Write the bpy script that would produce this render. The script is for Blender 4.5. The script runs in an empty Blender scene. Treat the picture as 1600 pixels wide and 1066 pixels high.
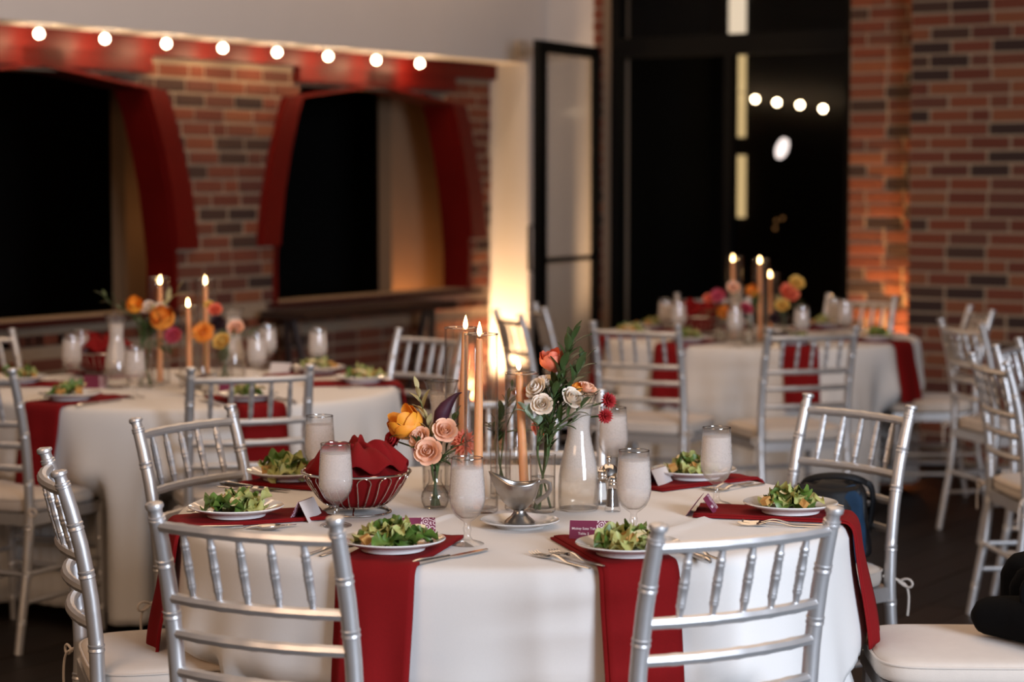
import bpy, math, random
from mathutils import Vector, Matrix

# ------------------------------------------------------------------ camera, world, lights
scene = bpy.context.scene
COL = scene.collection
FPX, CZ, HORIZON = 3300.0, 1.505, 283.0
PITCH = math.atan((533 - HORIZON) / FPX)
cam_data = bpy.data.cameras.new('camera')
cam_data.sensor_width = 36.0
cam_data.lens = FPX / 1600 * 36.0
cam_data.dof.use_dof = True
cam_data.dof.focus_distance = 4.55
cam_data.dof.aperture_fstop = 2.8
cam_data.clip_end = 100
camera = bpy.data.objects.new('camera', cam_data)
camera.location = (0, 0, CZ)
camera.rotation_euler = (math.pi / 2 - PITCH, 0, 0)
COL.objects.link(camera)
scene.camera = camera

world = bpy.data.worlds.new('evening')
scene.world = world
world.use_nodes = True
world.node_tree.nodes['Background'].inputs[0].default_value = (1.0, 0.64, 0.40, 1)
world.node_tree.nodes['Background'].inputs[1].default_value = 0.20

def area(name, loc, target, sx, sy, watts, color, spread=math.pi):
    d = bpy.data.lights.new(name, 'AREA')
    d.shape = 'RECTANGLE'; d.size = sx; d.size_y = sy
    d.energy = watts; d.color = color; d.spread = spread
    o = bpy.data.objects.new(name, d)
    o.location = loc
    o.rotation_euler = (Vector(target) - Vector(loc)).to_track_quat('-Z', 'Y').to_euler()
    COL.objects.link(o)
    return o

# assumed cool daylight from the right, assumed warm dim ceiling lighting, added warm fills
area('assumed_window_light', (3.1, 0.0, 1.9), (-0.3, 5.0, 0.6), 2.0, 1.8, 400, (0.72, 0.83, 1.0))  # cool light assumed to come from an unseen window; no window built
area('assumed_ceiling_light', (0.4, 7.0, 3.3), (0.4, 7.2, 0), 3.2, 5.0, 78, (1.0, 0.70, 0.46))  # assumed warm overhead light, unseen and without a fixture
wash = area('soffit_fill', (0, 0, 3.35), (0, 0, 0), 0.2, 6.0, 26, (1.0, 0.66, 0.42))       # unseen strip added along the left wall to brighten the soffit
wash.location = (-1.2, 10.0, 3.35)
area('front_warm_fill', (-2.6, 1.0, 3.2), (-0.9, 6.0, 0.5), 2.0, 2.0, 100, (1.0, 0.66, 0.42))  # unseen warm fill added to brighten the cloths from the left

scene.view_settings.view_transform = 'Standard'
scene.view_settings.look = 'None'
scene.view_settings.gamma = 1.0
scene.view_settings.use_curve_mapping = False
scene.view_settings.exposure = 0.0
scene.cycles.use_denoising = True
scene.cycles.max_bounces = 10
scene.cycles.transparent_max_bounces = 24
scene.cycles.sample_clamp_indirect = 6.0
scene.cycles.caustics_reflective = False
scene.cycles.caustics_refractive = False

RND = random.Random(7)

# ------------------------------------------------------------------ from photo pixels to places on real planes
def ray(px, py):
    u = (px - 800) / FPX; v = -(py - 533) / FPX
    c, s = math.cos(PITCH), math.sin(PITCH)
    return Vector((u, c + s * v, -s + c * v))
def on_plane(px, py, z):
    r = ray(px, py); k = (z - CZ) / r.z
    return Vector((r.x * k, r.y * k, z))
def at_depth(px, py, y):
    r = ray(px, py); k = y / r.y
    return Vector((r.x * k, y, CZ + r.z * k))
BX = Vector((3300, -2200)).normalized()            # along the back wall, to the right
AX = Vector((-BX.y, BX.x))                         # along the left wall, away from the camera
CORNER = Vector((0.2153, 12.916))
ROOM_ROT = math.atan2(BX.y, BX.x)
def room(lx, ly, z):
    p = CORNER + BX * lx + AX * ly
    return Vector((p.x, p.y, z))
def room_ray(px, py):
    r = ray(px, py); o = -CORNER
    return (Vector((o.dot(BX), o.dot(AX), CZ)), Vector((Vector((r.x, r.y)).dot(BX), Vector((r.x, r.y)).dot(AX), r.z)))
def hit_x(px, py, lx):
    o, r = room_ray(px, py); return o + r * ((lx - o.x) / r.x)
def hit_y(px, py, ly):
    o, r = room_ray(px, py); return o + r * ((ly - o.y) / r.y)

_p = room(0.42, -3.6, 3.35)
wash.location = _p; wash.rotation_euler = (0, 0, ROOM_ROT)

# ------------------------------------------------------------------ materials
def newmat(name):
    m = bpy.data.materials.new(name); m.use_nodes = True
    nt = m.node_tree; nt.nodes.clear()
    out = nt.nodes.new('ShaderNodeOutputMaterial')
    return m, nt, out
def N(nt, kind, **kw):
    n = nt.nodes.new(kind)
    for k, v in kw.items():
        if isinstance(k, str) and hasattr(n, k): setattr(n, k, v)
    return n
def setin(n, **kw):
    for k, v in kw.items():
        n.inputs[k.replace('_', ' ')].default_value = v
def rgba(c): return (c[0], c[1], c[2], 1)
def pm(name, col, rough=0.5, metal=0.0, var=0.12, scale=30.0, bump=0.0, bscale=200.0, spec=0.5, sss=0.0, sheen=0.0, coat=0.0, col2=None, random_ramp=None):
    """Principled with a little noise in colour, and fine relief."""
    m, nt, out = newmat(name)
    p = nt.nodes.new('ShaderNodeBsdfPrincipled')
    nt.links.new(p.outputs[0], out.inputs[0])
    tc = nt.nodes.new('ShaderNodeTexCoord')
    nz = nt.nodes.new('ShaderNodeTexNoise'); nz.inputs['Scale'].default_value = scale; nz.inputs['Detail'].default_value = 4
    nt.links.new(tc.outputs['Object'], nz.inputs['Vector'])
    mx = nt.nodes.new('ShaderNodeMix'); mx.data_type = 'RGBA'
    nt.links.new(nz.outputs['Fac'], mx.inputs[0])
    if random_ramp:
        oi = nt.nodes.new('ShaderNodeObjectInfo')
        cr = nt.nodes.new('ShaderNodeValToRGB'); cr.color_ramp.interpolation = 'CONSTANT'
        e = cr.color_ramp.elements
        while len(e) < len(random_ramp): e.new(0.5)
        for i, c in enumerate(random_ramp):
            e[i].position = i / len(random_ramp); e[i].color = rgba(c)
        nt.links.new(oi.outputs['Random'], cr.inputs[0])
        dk = nt.nodes.new('ShaderNodeMix'); dk.data_type = 'RGBA'; dk.blend_type = 'MULTIPLY'; dk.inputs[0].default_value = 1
        nt.links.new(cr.outputs[0], dk.inputs[6]); dk.inputs[7].default_value = (1 - 2 * var,) * 3 + (1,)
        nt.links.new(dk.outputs[2], mx.inputs[6]); nt.links.new(cr.outputs[0], mx.inputs[7])
    else:
        c2 = col2 or tuple(min(1, c * (1 + var)) for c in col)
        c1 = col if col2 else tuple(c * (1 - var) for c in col)
        mx.inputs[6].default_value = rgba(c1); mx.inputs[7].default_value = rgba(c2)
    nt.links.new(mx.outputs[2], p.inputs['Base Color'])
    setin(p, Roughness=rough, Metallic=metal)
    p.inputs['Specular IOR Level'].default_value = spec
    if sss: p.inputs['Subsurface Weight'].default_value = sss; p.inputs['Subsurface Radius'].default_value = (0.02, 0.01, 0.004)
    if sheen: p.inputs['Sheen Weight'].default_value = sheen
    if coat: p.inputs['Coat Weight'].default_value = coat; p.inputs['Coat Roughness'].default_value = 0.08
    if bump:
        n2 = nt.nodes.new('ShaderNodeTexNoise'); n2.inputs['Scale'].default_value = bscale; n2.inputs['Detail'].default_value = 3
        nt.links.new(tc.outputs['Object'], n2.inputs['Vector'])
        b = nt.nodes.new('ShaderNodeBump'); b.inputs['Strength'].default_value = bump; b.inputs['Distance'].default_value = 0.002
        nt.links.new(n2.outputs['Fac'], b.inputs['Height']); nt.links.new(b.outputs[0], p.inputs['Normal'])
    return m
def emit(name, col, strength):
    m, nt, out = newmat(name)
    e = nt.nodes.new('ShaderNodeEmission'); e.inputs[0].default_value = rgba(col); e.inputs[1].default_value = strength
    nt.links.new(e.outputs[0], out.inputs[0]); return m
def thin_glass(name, tint=(0.97, 0.97, 0.96), frost=0.0, frost_col=(0.92, 0.89, 0.87), rough=0.03, ior=1.5, zramp=None, edge=(0.45, 0.44, 0.43), refl=0.75):
    """Thin glass: clear film with a Fresnel reflection; frost adds condensation (whitish, partly see-through)."""
    m, nt, out = newmat(name)
    tr = nt.nodes.new('ShaderNodeBsdfTransparent'); tr.inputs[0].default_value = rgba(tint)
    gl = nt.nodes.new('ShaderNodeBsdfGlossy'); gl.inputs['Roughness'].default_value = rough
    lw = nt.nodes.new('ShaderNodeLayerWeight'); lw.inputs['Blend'].default_value = 0.5      # facing: 0 head-on, 1 at grazing
    pw_ = nt.nodes.new('ShaderNodeMath'); pw_.operation = 'POWER'; pw_.inputs[1].default_value = 4.5; nt.links.new(lw.outputs['Facing'], pw_.inputs[0])
    fr = nt.nodes.new('ShaderNodeMath'); fr.operation = 'MULTIPLY_ADD'; fr.inputs[1].default_value = refl; fr.inputs[2].default_value = ((ior - 1) / (ior + 1)) ** 2
    nt.links.new(pw_.outputs[0], fr.inputs[0])
    em = nt.nodes.new('ShaderNodeMix'); em.data_type = 'RGBA'; em.inputs[6].default_value = rgba(tint); em.inputs[7].default_value = rgba(edge)   # more glass to look through at the edges
    nt.links.new(pw_.outputs[0], em.inputs[0]); nt.links.new(em.outputs[2], tr.inputs[0])
    mix = nt.nodes.new('ShaderNodeMixShader')
    nt.links.new(fr.outputs[0], mix.inputs[0]); nt.links.new(gl.outputs[0], mix.inputs[2])
    base = tr
    if frost:
        df = nt.nodes.new('ShaderNodeBsdfDiffuse'); df.inputs[0].default_value = rgba(frost_col)
        tl = nt.nodes.new('ShaderNodeBsdfTranslucent'); tl.inputs[0].default_value = rgba(frost_col)
        dm = nt.nodes.new('ShaderNodeMixShader'); dm.inputs[0].default_value = 0.45
        nt.links.new(df.outputs[0], dm.inputs[1]); nt.links.new(tl.outputs[0], dm.inputs[2])
        tc = nt.nodes.new('ShaderNodeTexCoord')
        nz = nt.nodes.new('ShaderNodeTexNoise'); nz.inputs['Scale'].default_value = 260; nz.inputs['Detail'].default_value = 3
        nt.links.new(tc.outputs['Object'], nz.inputs['Vector'])
        mr = nt.nodes.new('ShaderNodeMapRange'); mr.inputs['From Min'].default_value = 0.3; mr.inputs['From Max'].default_value = 0.7
        mr.inputs['To Min'].default_value = frost * 0.9; mr.inputs['To Max'].default_value = min(1, frost * 1.08)
        nt.links.new(nz.outputs['Fac'], mr.inputs['Value'])
        fac = mr.outputs[0]
        if zramp:
            sp = nt.nodes.new('ShaderNodeSeparateXYZ'); nt.links.new(tc.outputs['Object'], sp.inputs[0])
            zm_ = zramp[-1][0]
            dv = nt.nodes.new('ShaderNodeMath'); dv.operation = 'DIVIDE'; dv.inputs[1].default_value = zm_; nt.links.new(sp.outputs['Z'], dv.inputs[0])
            wb = nt.nodes.new('ShaderNodeMath'); wb.operation = 'MULTIPLY_ADD'; wb.inputs[1].default_value = 0.10; wb.inputs[2].default_value = -0.05
            n3 = nt.nodes.new('ShaderNodeTexNoise'); n3.inputs['Scale'].default_value = 25; nt.links.new(tc.outputs['Object'], n3.inputs['Vector']); nt.links.new(n3.outputs['Fac'], wb.inputs[0])
            a3 = nt.nodes.new('ShaderNodeMath'); a3.operation = 'ADD'; nt.links.new(dv.outputs[0], a3.inputs[0]); nt.links.new(wb.outputs[0], a3.inputs[1])
            cr = nt.nodes.new('ShaderNodeValToRGB'); e = cr.color_ramp.elements
            while len(e) < len(zramp): e.new(0.5)
            for i_, (zz_, vv_) in enumerate(zramp): e[i_].position = zz_ / zm_; e[i_].color = (vv_, vv_, vv_, 1)
            nt.links.new(a3.outputs[0], cr.inputs[0])
            mu = nt.nodes.new('ShaderNodeMath'); mu.operation = 'MULTIPLY'
            nt.links.new(fac, mu.inputs[0]); nt.links.new(cr.outputs[0], mu.inputs[1]); fac = mu.outputs[0]
        b2 = nt.nodes.new('ShaderNodeMixShader')
        nt.links.new(fac, b2.inputs[0]); nt.links.new(tr.outputs[0], b2.inputs[1]); nt.links.new(dm.outputs[0], b2.inputs[2])
        base = b2
    nt.links.new(base.outputs[0], mix.inputs[1]); nt.links.new(mix.outputs[0], out.inputs[0])
    return m

M = {}
M['plaster'] = pm('plaster', (0.56, 0.53, 0.51), 0.85, var=0.04, scale=3, bump=0.15, bscale=60)
M['ceiling'] = pm('ceiling_paint', (0.30, 0.28, 0.26), 0.9, var=0.05)
M['floor'] = pm('dark_floor_boards', None or (0.030, 0.018, 0.012), 0.5, spec=0.2, var=0.3, scale=14, bump=0.2, bscale=40, random_ramp=[(0.014, 0.007, 0.004), (0.010, 0.005, 0.003), (0.018, 0.009, 0.005), (0.012, 0.006, 0.004)])
M['floor_base'] = pm('floor_underlay', (0.012, 0.008, 0.006), 0.8)
M['brick'] = pm('brick', (0.216, 0.072, 0.043), 0.88, var=0.16, scale=26, bump=0.6, bscale=90, spec=0.2, random_ramp=[
    (0.216, 0.061, 0.032), (0.158, 0.047, 0.029), (0.259, 0.090, 0.043), (0.122, 0.043, 0.031), (0.194, 0.058, 0.034), (0.054, 0.032, 0.027), (0.238, 0.072, 0.036), (0.144, 0.054, 0.036), (0.180, 0.061, 0.036), (0.079, 0.043, 0.032)])
M['mortar'] = pm('mortar', (0.31, 0.225, 0.155), 0.95, var=0.15, scale=40, bump=0.5, bscale=120, spec=0.1)
def brick_pattern(name, axis):
    # brickwork too far outside the view to be laid brick by brick
    m, nt, out = newmat(name)
    p = nt.nodes.new('ShaderNodeBsdfPrincipled'); nt.links.new(p.outputs[0], out.inputs[0]); p.inputs['Roughness'].default_value = 0.9
    tc = nt.nodes.new('ShaderNodeTexCoord'); sp = nt.nodes.new('ShaderNodeSeparateXYZ'); nt.links.new(tc.outputs['Object'], sp.inputs[0])
    cb = nt.nodes.new('ShaderNodeCombineXYZ'); nt.links.new(sp.outputs[axis], cb.inputs[0]); nt.links.new(sp.outputs['Z'], cb.inputs[1])
    bt = nt.nodes.new('ShaderNodeTexBrick'); nt.links.new(cb.outputs[0], bt.inputs['Vector'])
    bt.inputs['Scale'].default_value = 1.0; bt.inputs['Brick Width'].default_value = 0.225; bt.inputs['Row Height'].default_value = 0.072; bt.inputs['Mortar Size'].default_value = 0.006
    bt.inputs['Color1'].default_value = (0.21, 0.06, 0.033, 1); bt.inputs['Color2'].default_value = (0.09, 0.04, 0.03, 1); bt.inputs['Mortar'].default_value = (0.31, 0.225, 0.155, 1)
    nt.links.new(bt.outputs['Color'], p.inputs['Base Color'])
    b = nt.nodes.new('ShaderNodeBump'); b.invert = True; b.inputs['Strength'].default_value = 0.6; b.inputs['Distance'].default_value = 0.006
    nt.links.new(bt.outputs['Fac'], b.inputs['Height']); nt.links.new(b.outputs[0], p.inputs['Normal'])
    return m
M['bricks_x'] = brick_pattern('brickwork_back', 'X')
M['bricks_y'] = brick_pattern('brickwork_left', 'Y')
M['redwood'] = pm('red_painted_wood', (0.10, 0.0028, 0.0016), 0.5, var=0.15, scale=8, spec=0.2)
M['black'] = pm('black_metal', (0.003, 0.003, 0.003), 0.6, spec=0.12)
M['darkwood'] = pm('dark_wood', (0.022, 0.010, 0.007), 0.5, var=0.3, scale=12)
M['night'] = pm('dark_box_black', (0.008, 0.007, 0.006), 0.95, spec=0.1)  # near-black colour keeps the box outside and the back room dark
M['silver'] = pm('silver_paint', (0.62, 0.60, 0.59), 0.40, metal=0.75, var=0.06, scale=50, bump=0.06, bscale=80)
M['cushion'] = pm('ivory_cushion', (0.62, 0.53, 0.45), 0.85, var=0.05, bump=0.25, bscale=500, sheen=0.2)
M['cloth'] = pm('white_table_linen', (0.72, 0.68, 0.64), 0.85, var=0.03, scale=300, bump=0.2, bscale=900, sheen=0.15)
M['napkin'] = pm('red_napkin_linen', (0.20, 0.004, 0.005), 0.9, var=0.12, scale=200, bump=0.25, bscale=700, spec=0.2)
M['china'] = pm('white_china', (0.76, 0.73, 0.70), 0.12, var=0.02, coat=0.5)
M['steel'] = pm('cutlery_steel', (0.62, 0.59, 0.56), 0.18, metal=1.0, var=0.05)
M['brushed'] = pm('brushed_steel', (0.42, 0.39, 0.36), 0.30, metal=1.0, var=0.12, scale=60)
M['chrome'] = pm('chrome', (0.66, 0.62, 0.58), 0.07, metal=1.0, var=0.03)
M['glass'] = thin_glass('clear_glass', tint=(0.985, 0.983, 0.98), ior=1.7, edge=(0.28, 0.27, 0.27))
M['rimglass'] = thin_glass('glass_rim', tint=(0.80, 0.79, 0.78), ior=3.2, edge=(0.3, 0.3, 0.3))
M['pane'] = thin_glass('window_pane', tint=(0.85, 0.85, 0.85), ior=1.15, rough=0.12, refl=0.12, edge=(0.8, 0.8, 0.8))
M['goblet'] = thin_glass('goblet_glass', tint=(0.985, 0.98, 0.975), frost=0.30, zramp=[(0, 0.1), (0.07, 0.15), (0.105, 1), (0.155, 1), (0.168, .1), (0.18, 0.05)])
M['icewater'] = thin_glass('iced_water', tint=(0.98, 0.975, 0.97), frost=0.50, frost_col=(1.0, 0.90, 0.80), ior=1.15, zramp=[(0, 0.1), (0.066, 0.2), (0.10, .9), (0.155, 1), (0.16, .8)])
M['carafe'] = thin_glass('carafe_glass', tint=(0.985, 0.98, 0.97), frost=0.32, zramp=[(0, 0.08), (0.07, 0.15), (0.105, 1), (0.215, 1), (0.24, .15), (0.27, 0.05)])
M['carafewater'] = thin_glass('carafe_water', tint=(0.97, 0.96, 0.94), frost=0.50, frost_col=(1.0, 0.89, 0.77), ior=1.2, zramp=[(0, 0.10), (0.06, 0.2), (0.09, .9), (0.24, 1)])
M['water'] = thin_glass('water', tint=(0.97, 0.97, 0.96), ior=1.33)
M['wax'] = pm('peach_wax', (1.0, 0.42, 0.17), 0.5, var=0.03, sss=0.5)
M['wick'] = pm('wick', (0.03, 0.02, 0.02), 0.9)
M['flame'] = emit('candle_flame', (1.0, 0.62, 0.26), 26.0)
M['bulb'] = emit('warm_bulb', (1.0, 0.74, 0.46), 30.0)
M['card'] = pm('card_stock', (0.70, 0.62, 0.58), 0.8, var=0.02)
M['burgundy'] = pm('burgundy_print', (0.17, 0.012, 0.045), 0.7, var=0.05)
M['ink'] = pm('white_print', (0.78, 0.68, 0.68), 0.8, var=0.02)
M['lettuce'] = pm('pale_lettuce', (0.30, 0.33, 0.075), 0.45, scale=60, col2=(0.55, 0.53, 0.22), sss=0.1)
M['romaine'] = pm('green_romaine', (0.045, 0.10, 0.014), 0.42, scale=50, col2=(0.14, 0.22, 0.035))
M['cheese'] = pm('cheese_shaving', (0.78, 0.64, 0.36), 0.5, scale=40, var=0.08)
M['crouton'] = pm('toasted_crouton', (0.42, 0.18, 0.035), 0.9, scale=80, col2=(0.58, 0.33, 0.10), bump=0.5, bscale=300)
M['stem'] = pm('green_stem', (0.055, 0.095, 0.022), 0.5)
M['leaf'] = pm('dark_green_leaf', (0.026, 0.046, 0.012), 0.38, scale=40, col2=(0.055, 0.085, 0.022))
M['olive'] = pm('dried_olive_leaf', (0.40, 0.33, 0.15), 0.6, scale=40, var=0.2)
M['eucalyptus'] = pm('pale_eucalyptus_leaf', (0.30, 0.38, 0.27), 0.6, scale=40, var=0.15)
def petals(name, c1, c2): return pm(name, c1, 0.6, scale=55, col2=c2, sss=0.12)
M['peach'] = petals('peach_petals', (0.85, 0.46, 0.29), (0.95, 0.66, 0.48))
M['cream'] = petals('cream_petals', (0.80, 0.66, 0.52), (0.88, 0.78, 0.66))
M['orange'] = petals('orange_petals', (0.80, 0.17, 0.02), (0.90, 0.42, 0.05))
M['amber'] = petals('amber_petals', (0.88, 0.45, 0.03), (0.90, 0.22, 0.02))
M['yellow'] = petals('yellow_petals', (0.75, 0.45, 0.08), (0.85, 0.60, 0.18))
M['coral'] = petals('coral_petals', (0.78, 0.10, 0.05), (0.85, 0.30, 0.16))
M['red'] = petals('crimson_petals', (0.30, 0.006, 0.010), (0.45, 0.02, 0.02))
M['magenta'] = petals('magenta_petals', (0.42, 0.03, 0.07), (0.60, 0.09, 0.14))
M['plum'] = petals('plum_petals', (0.035, 0.003, 0.014), (0.07, 0.006, 0.028))
M['dark'] = petals('near_black_petals', (0.016, 0.003, 0.006), (0.03, 0.005, 0.01))
M['blackcloth'] = pm('black_fabric', (0.0028, 0.0028, 0.003), 0.95, spec=0.1, var=0.3, scale=40, bump=0.4, bscale=300)
M['leather'] = pm('black_leather', (0.004, 0.004, 0.005), 0.5, spec=0.3, var=0.2, bump=0.3, bscale=150)
M['denim'] = pm('blue_denim', (0.016, 0.042, 0.085), 0.9, spec=0.2, var=0.35, scale=25, bump=0.4, bscale=500)
M['sill'] = pm('dark_red_sill', (0.040, 0.006, 0.004), 0.6, var=0.2, scale=8, spec=0.2)
M['tanwall'] = pm('tan_wall', (0.30, 0.18, 0.10), 0.9, var=0.08, scale=6)
M['beige'] = pm('beige_plastic', (0.40, 0.34, 0.28), 0.6)
M['pepper'] = pm('ground_pepper', (0.10, 0.075, 0.06), 0.95, var=0.6, scale=600)
M['salt'] = pm('salt_grains', (0.70, 0.66, 0.62), 0.95, var=0.1, scale=600)
M['slit'] = emit('strip_glow', (1.0, 0.70, 0.32), 0.85)
M['slit_bright'] = emit('strip_glow_bright', (1.0, 0.80, 0.58), 1.1)
M['oval_glow'] = emit('reflection_oval_glow', (1.0, 0.84, 0.78), 2.2)
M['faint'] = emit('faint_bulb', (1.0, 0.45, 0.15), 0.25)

# ------------------------------------------------------------------ mesh builder
class MB:
    def __init__(s): s.v = []; s.f = []
    def add(s, vs, fs):
        o = len(s.v); s.v += [tuple(x) for x in vs]; s.f += [tuple(i + o for i in f) for f in fs]; return s
    def box(s, c, size, mat=None):
        x, y, z = (k / 2 for k in size)
        vs = [Vector((a * x, b * y, d * z)) for d in (-1, 1) for b in (-1, 1) for a in (-1, 1)]
        if mat: vs = [mat @ v for v in vs]
        vs = [v + Vector(c) for v in vs]
        return s.add(vs, [(0, 2, 3, 1), (4, 5, 7, 6), (0, 1, 5, 4), (2, 6, 7, 3), (0, 4, 6, 2), (1, 3, 7, 5)])
    def slab(s, x0, x1, y0, y1, z0, z1):
        return s.box(((x0 + x1) / 2, (y0 + y1) / 2, (z0 + z1) / 2), (abs(x1 - x0), abs(y1 - y0), abs(z1 - z0)))
    def tube(s, pts, r, n=8, closed=False, sx=1.0):
        pts = [Vector(p) for p in pts]; k = len(pts)
        rs = r if isinstance(r, (list, tuple)) else [r] * k
        vs = []; up = None
        for i, p in enumerate(pts):
            if closed: t = pts[(i + 1) % k] - pts[i - 1]
            else: t = pts[min(i + 1, k - 1)] - pts[max(i - 1, 0)]
            t = t.normalized() if t.length > 1e-9 else Vector((0, 0, 1))
            if up is None:
                up = Vector((0, 0, 1)) if abs(t.z) < 0.9 else Vector((1, 0, 0))
                up = (up - t * up.dot(t)).normalized()
            else:
                up = up - t * up.dot(t)
                up = up.normalized() if up.length > 1e-6 else t.orthogonal().normalized()
            w = t.cross(up)
            for j in range(n):
                a = 2 * math.pi * j / n
                vs.append(p + (up * math.cos(a) + w * (math.sin(a) * sx)) * rs[i])
        fs = []
        for i in range(k if closed else k - 1):
            b0 = i * n; b1 = ((i + 1) % k) * n
            for j in range(n):
                fs.append((b0 + j, b0 + (j + 1) % n, b1 + (j + 1) % n, b1 + j))
        if not closed:
            fs.append(tuple(range(n - 1, -1, -1))); fs.append(tuple((k - 1) * n + j for j in range(n)))
        return s.add(vs, fs)
    def lathe(s, prof, n=24, c=(0, 0, 0), shape=None):
        vs = []; rows = []
        for r, z in prof:
            if r < 1e-6:
                rows.append([len(vs)]); vs.append(Vector(c) + Vector((0, 0, z)))
            else:
                row = []
                for j in range(n):
                    a = 2 * math.pi * j / n
                    x, y = math.cos(a) * r, math.sin(a) * r
                    if shape: x, y = shape(a, r)
                    row.append(len(vs)); vs.append(Vector(c) + Vector((x, y, z)))
                rows.append(row)
        fs = []
        for A, B in zip(rows, rows[1:]):
            for j in range(n):
                k = (j + 1) % n
                if len(A) == 1 and len(B) == 1: continue
                if len(A) == 1: fs.append((A[0], B[k], B[j]))
                elif len(B) == 1: fs.append((A[j], A[k], B[0]))
                else: fs.append((A[j], A[k], B[k], B[j]))
        return s.add(vs, fs)
    def grid(s, fn, nu, nv, wrap=False):
        vs = [Vector(fn(i / (nu if wrap else nu - 1), j / (nv - 1))) for j in range(nv) for i in range(nu)]
        fs = []
        for j in range(nv - 1):
            for i in range(nu if wrap else nu - 1):
                k = (i + 1) % nu
                fs.append((j * nu + i, j * nu + k, (j + 1) * nu + k, (j + 1) * nu + i))
        return s.add(vs, fs)
    def prism(s, poly, y0, y1, plane='xz'):
        """extrude a polygon (list of 2d points) along the remaining axis"""
        n = len(poly)
        mk = {'xz': lambda p, d: (p[0], d, p[1]), 'yz': lambda p, d: (d, p[0], p[1]), 'xy': lambda p, d: (p[0], p[1], d)}[plane]
        vs = [mk(p, y0) for p in poly] + [mk(p, y1) for p in poly]
        fs = [tuple(range(n))[::-1], tuple(range(n, 2 * n))] + [(i, (i + 1) % n, n + (i + 1) % n, n + i) for i in range(n)]
        return s.add(vs, fs)
    def mesh(s, name, mat, smooth=35):
        me = bpy.data.meshes.new(name)
        me.from_pydata([tuple(v) for v in s.v], [], s.f)
        me.materials.append(M[mat] if isinstance(mat, str) else mat)
        me.validate(); me.update()
        if smooth:
            me.polygons.foreach_set('use_smooth', [True] * len(me.polygons))
            me.set_sharp_from_angle(angle=math.radians(smooth))
        return me
    def build(s, name, mat, parent=None, smooth=35, loc=None, rot=None, solid=0.0, offset=0.0, subd=0):
        o = bpy.data.objects.new(name, s.mesh(name, mat, smooth))
        COL.objects.link(o)
        if parent: o.parent = parent
        if loc is not None: o.location = loc
        if rot is not None: o.rotation_euler = rot
        if solid:
            md = o.modifiers.new('thickness', 'SOLIDIFY'); md.thickness = solid; md.offset = offset
        if subd:
            sd = o.modifiers.new('smooth', 'SUBSURF'); sd.levels = subd; sd.render_levels = subd
        return o

def tag(o, label, cat, group=None):
    o['label'] = label; o['category'] = cat
    if group: o['group'] = group
    return o
def thing(name, label, cat, loc=(0, 0, 0), rz=0.0, group=None, rot=None):
    o = bpy.data.objects.new(name, None); COL.objects.link(o)
    o.empty_display_size = 0.05
    o.location = loc; o.rotation_euler = rot if rot is not None else (0, 0, rz)
    return tag(o, label, cat, group)
def place_mesh(name, me, parent=None, loc=(0, 0, 0), rot=(0, 0, 0), scale=(1, 1, 1)):
    o = bpy.data.objects.new(name, me); COL.objects.link(o)
    if parent: o.parent = parent
    o.location = loc; o.rotation_euler = rot; o.scale = scale
    return o
def copy_tree(o, parent=None):
    c = o.copy(); COL.objects.link(c); c.parent = parent
    for ch in list(o.children): copy_tree(ch, c)
    return c
def struct(name, mb, mat, smooth=0, in_room=True):
    o = mb.build(name, mat, smooth=smooth)
    if in_room: o.location = (CORNER.x, CORNER.y, 0); o.rotation_euler = (0, 0, ROOM_ROT)
    o['kind'] = 'structure'
    return o
def smoothstep(a, b, x):
    t = max(0.0, min(1.0, (x - a) / (b - a))); return t * t * (3 - 2 * t)

# ------------------------------------------------------------------ the setting
CEIL = 3.4
SOFFIT = 2.207
ALC = -0.28                       # brick plane of the alcove, behind the soffit face
RETURN = -0.214
fl = struct('floor', MB().slab(-3.2, 9, -14, 3.2, -0.06, -0.012), 'floor_base')
plank_mb = MB(); plank_mb.slab(-0.5, 0.5, -0.5, 0.5, -0.5, 0.5)
plank_me = plank_mb.mesh('plank', 'floor', smooth=0)
pw, pl = 0.15, 2.1
for i in range(40):
    off = RND.random() * pl
    for k in range(7):
        y0 = -12.2 + off - pl + k * pl; y1 = min(y0 + pl, 0.0); 
        if y1 - y0 < 0.1: continue
        x = -0.25 + i * pw + pw / 2
        # only the boards that lie in the part of the hall the photograph looks into
        o = place_mesh('plank', plank_me, fl, (x, (y0 + y1) / 2, -0.006 + RND.uniform(-.0006, .0006)), (0, 0, 0), (pw - 0.003, y1 - y0 - 0.003, 0.012))
struct('ceiling', MB().slab(-3.2, 9, -14, 3.2, CEIL, CEIL + 0.1), 'ceiling')
sof = MB().slab(-0.9, 0, -14, 0.3, SOFFIT, CEIL)          # upper wall with soffit over the alcove
sof.slab(ALC, 0, RETURN, 0.3, 0, SOFFIT)                  # pier at the room corner; its side closes the alcove
struct('wall_left', sof, 'plaster')
bw = MB().slab(0, 0.335, 0, 0.3, 0, CEIL)
struct('wall_back', bw, 'plaster')

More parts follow.
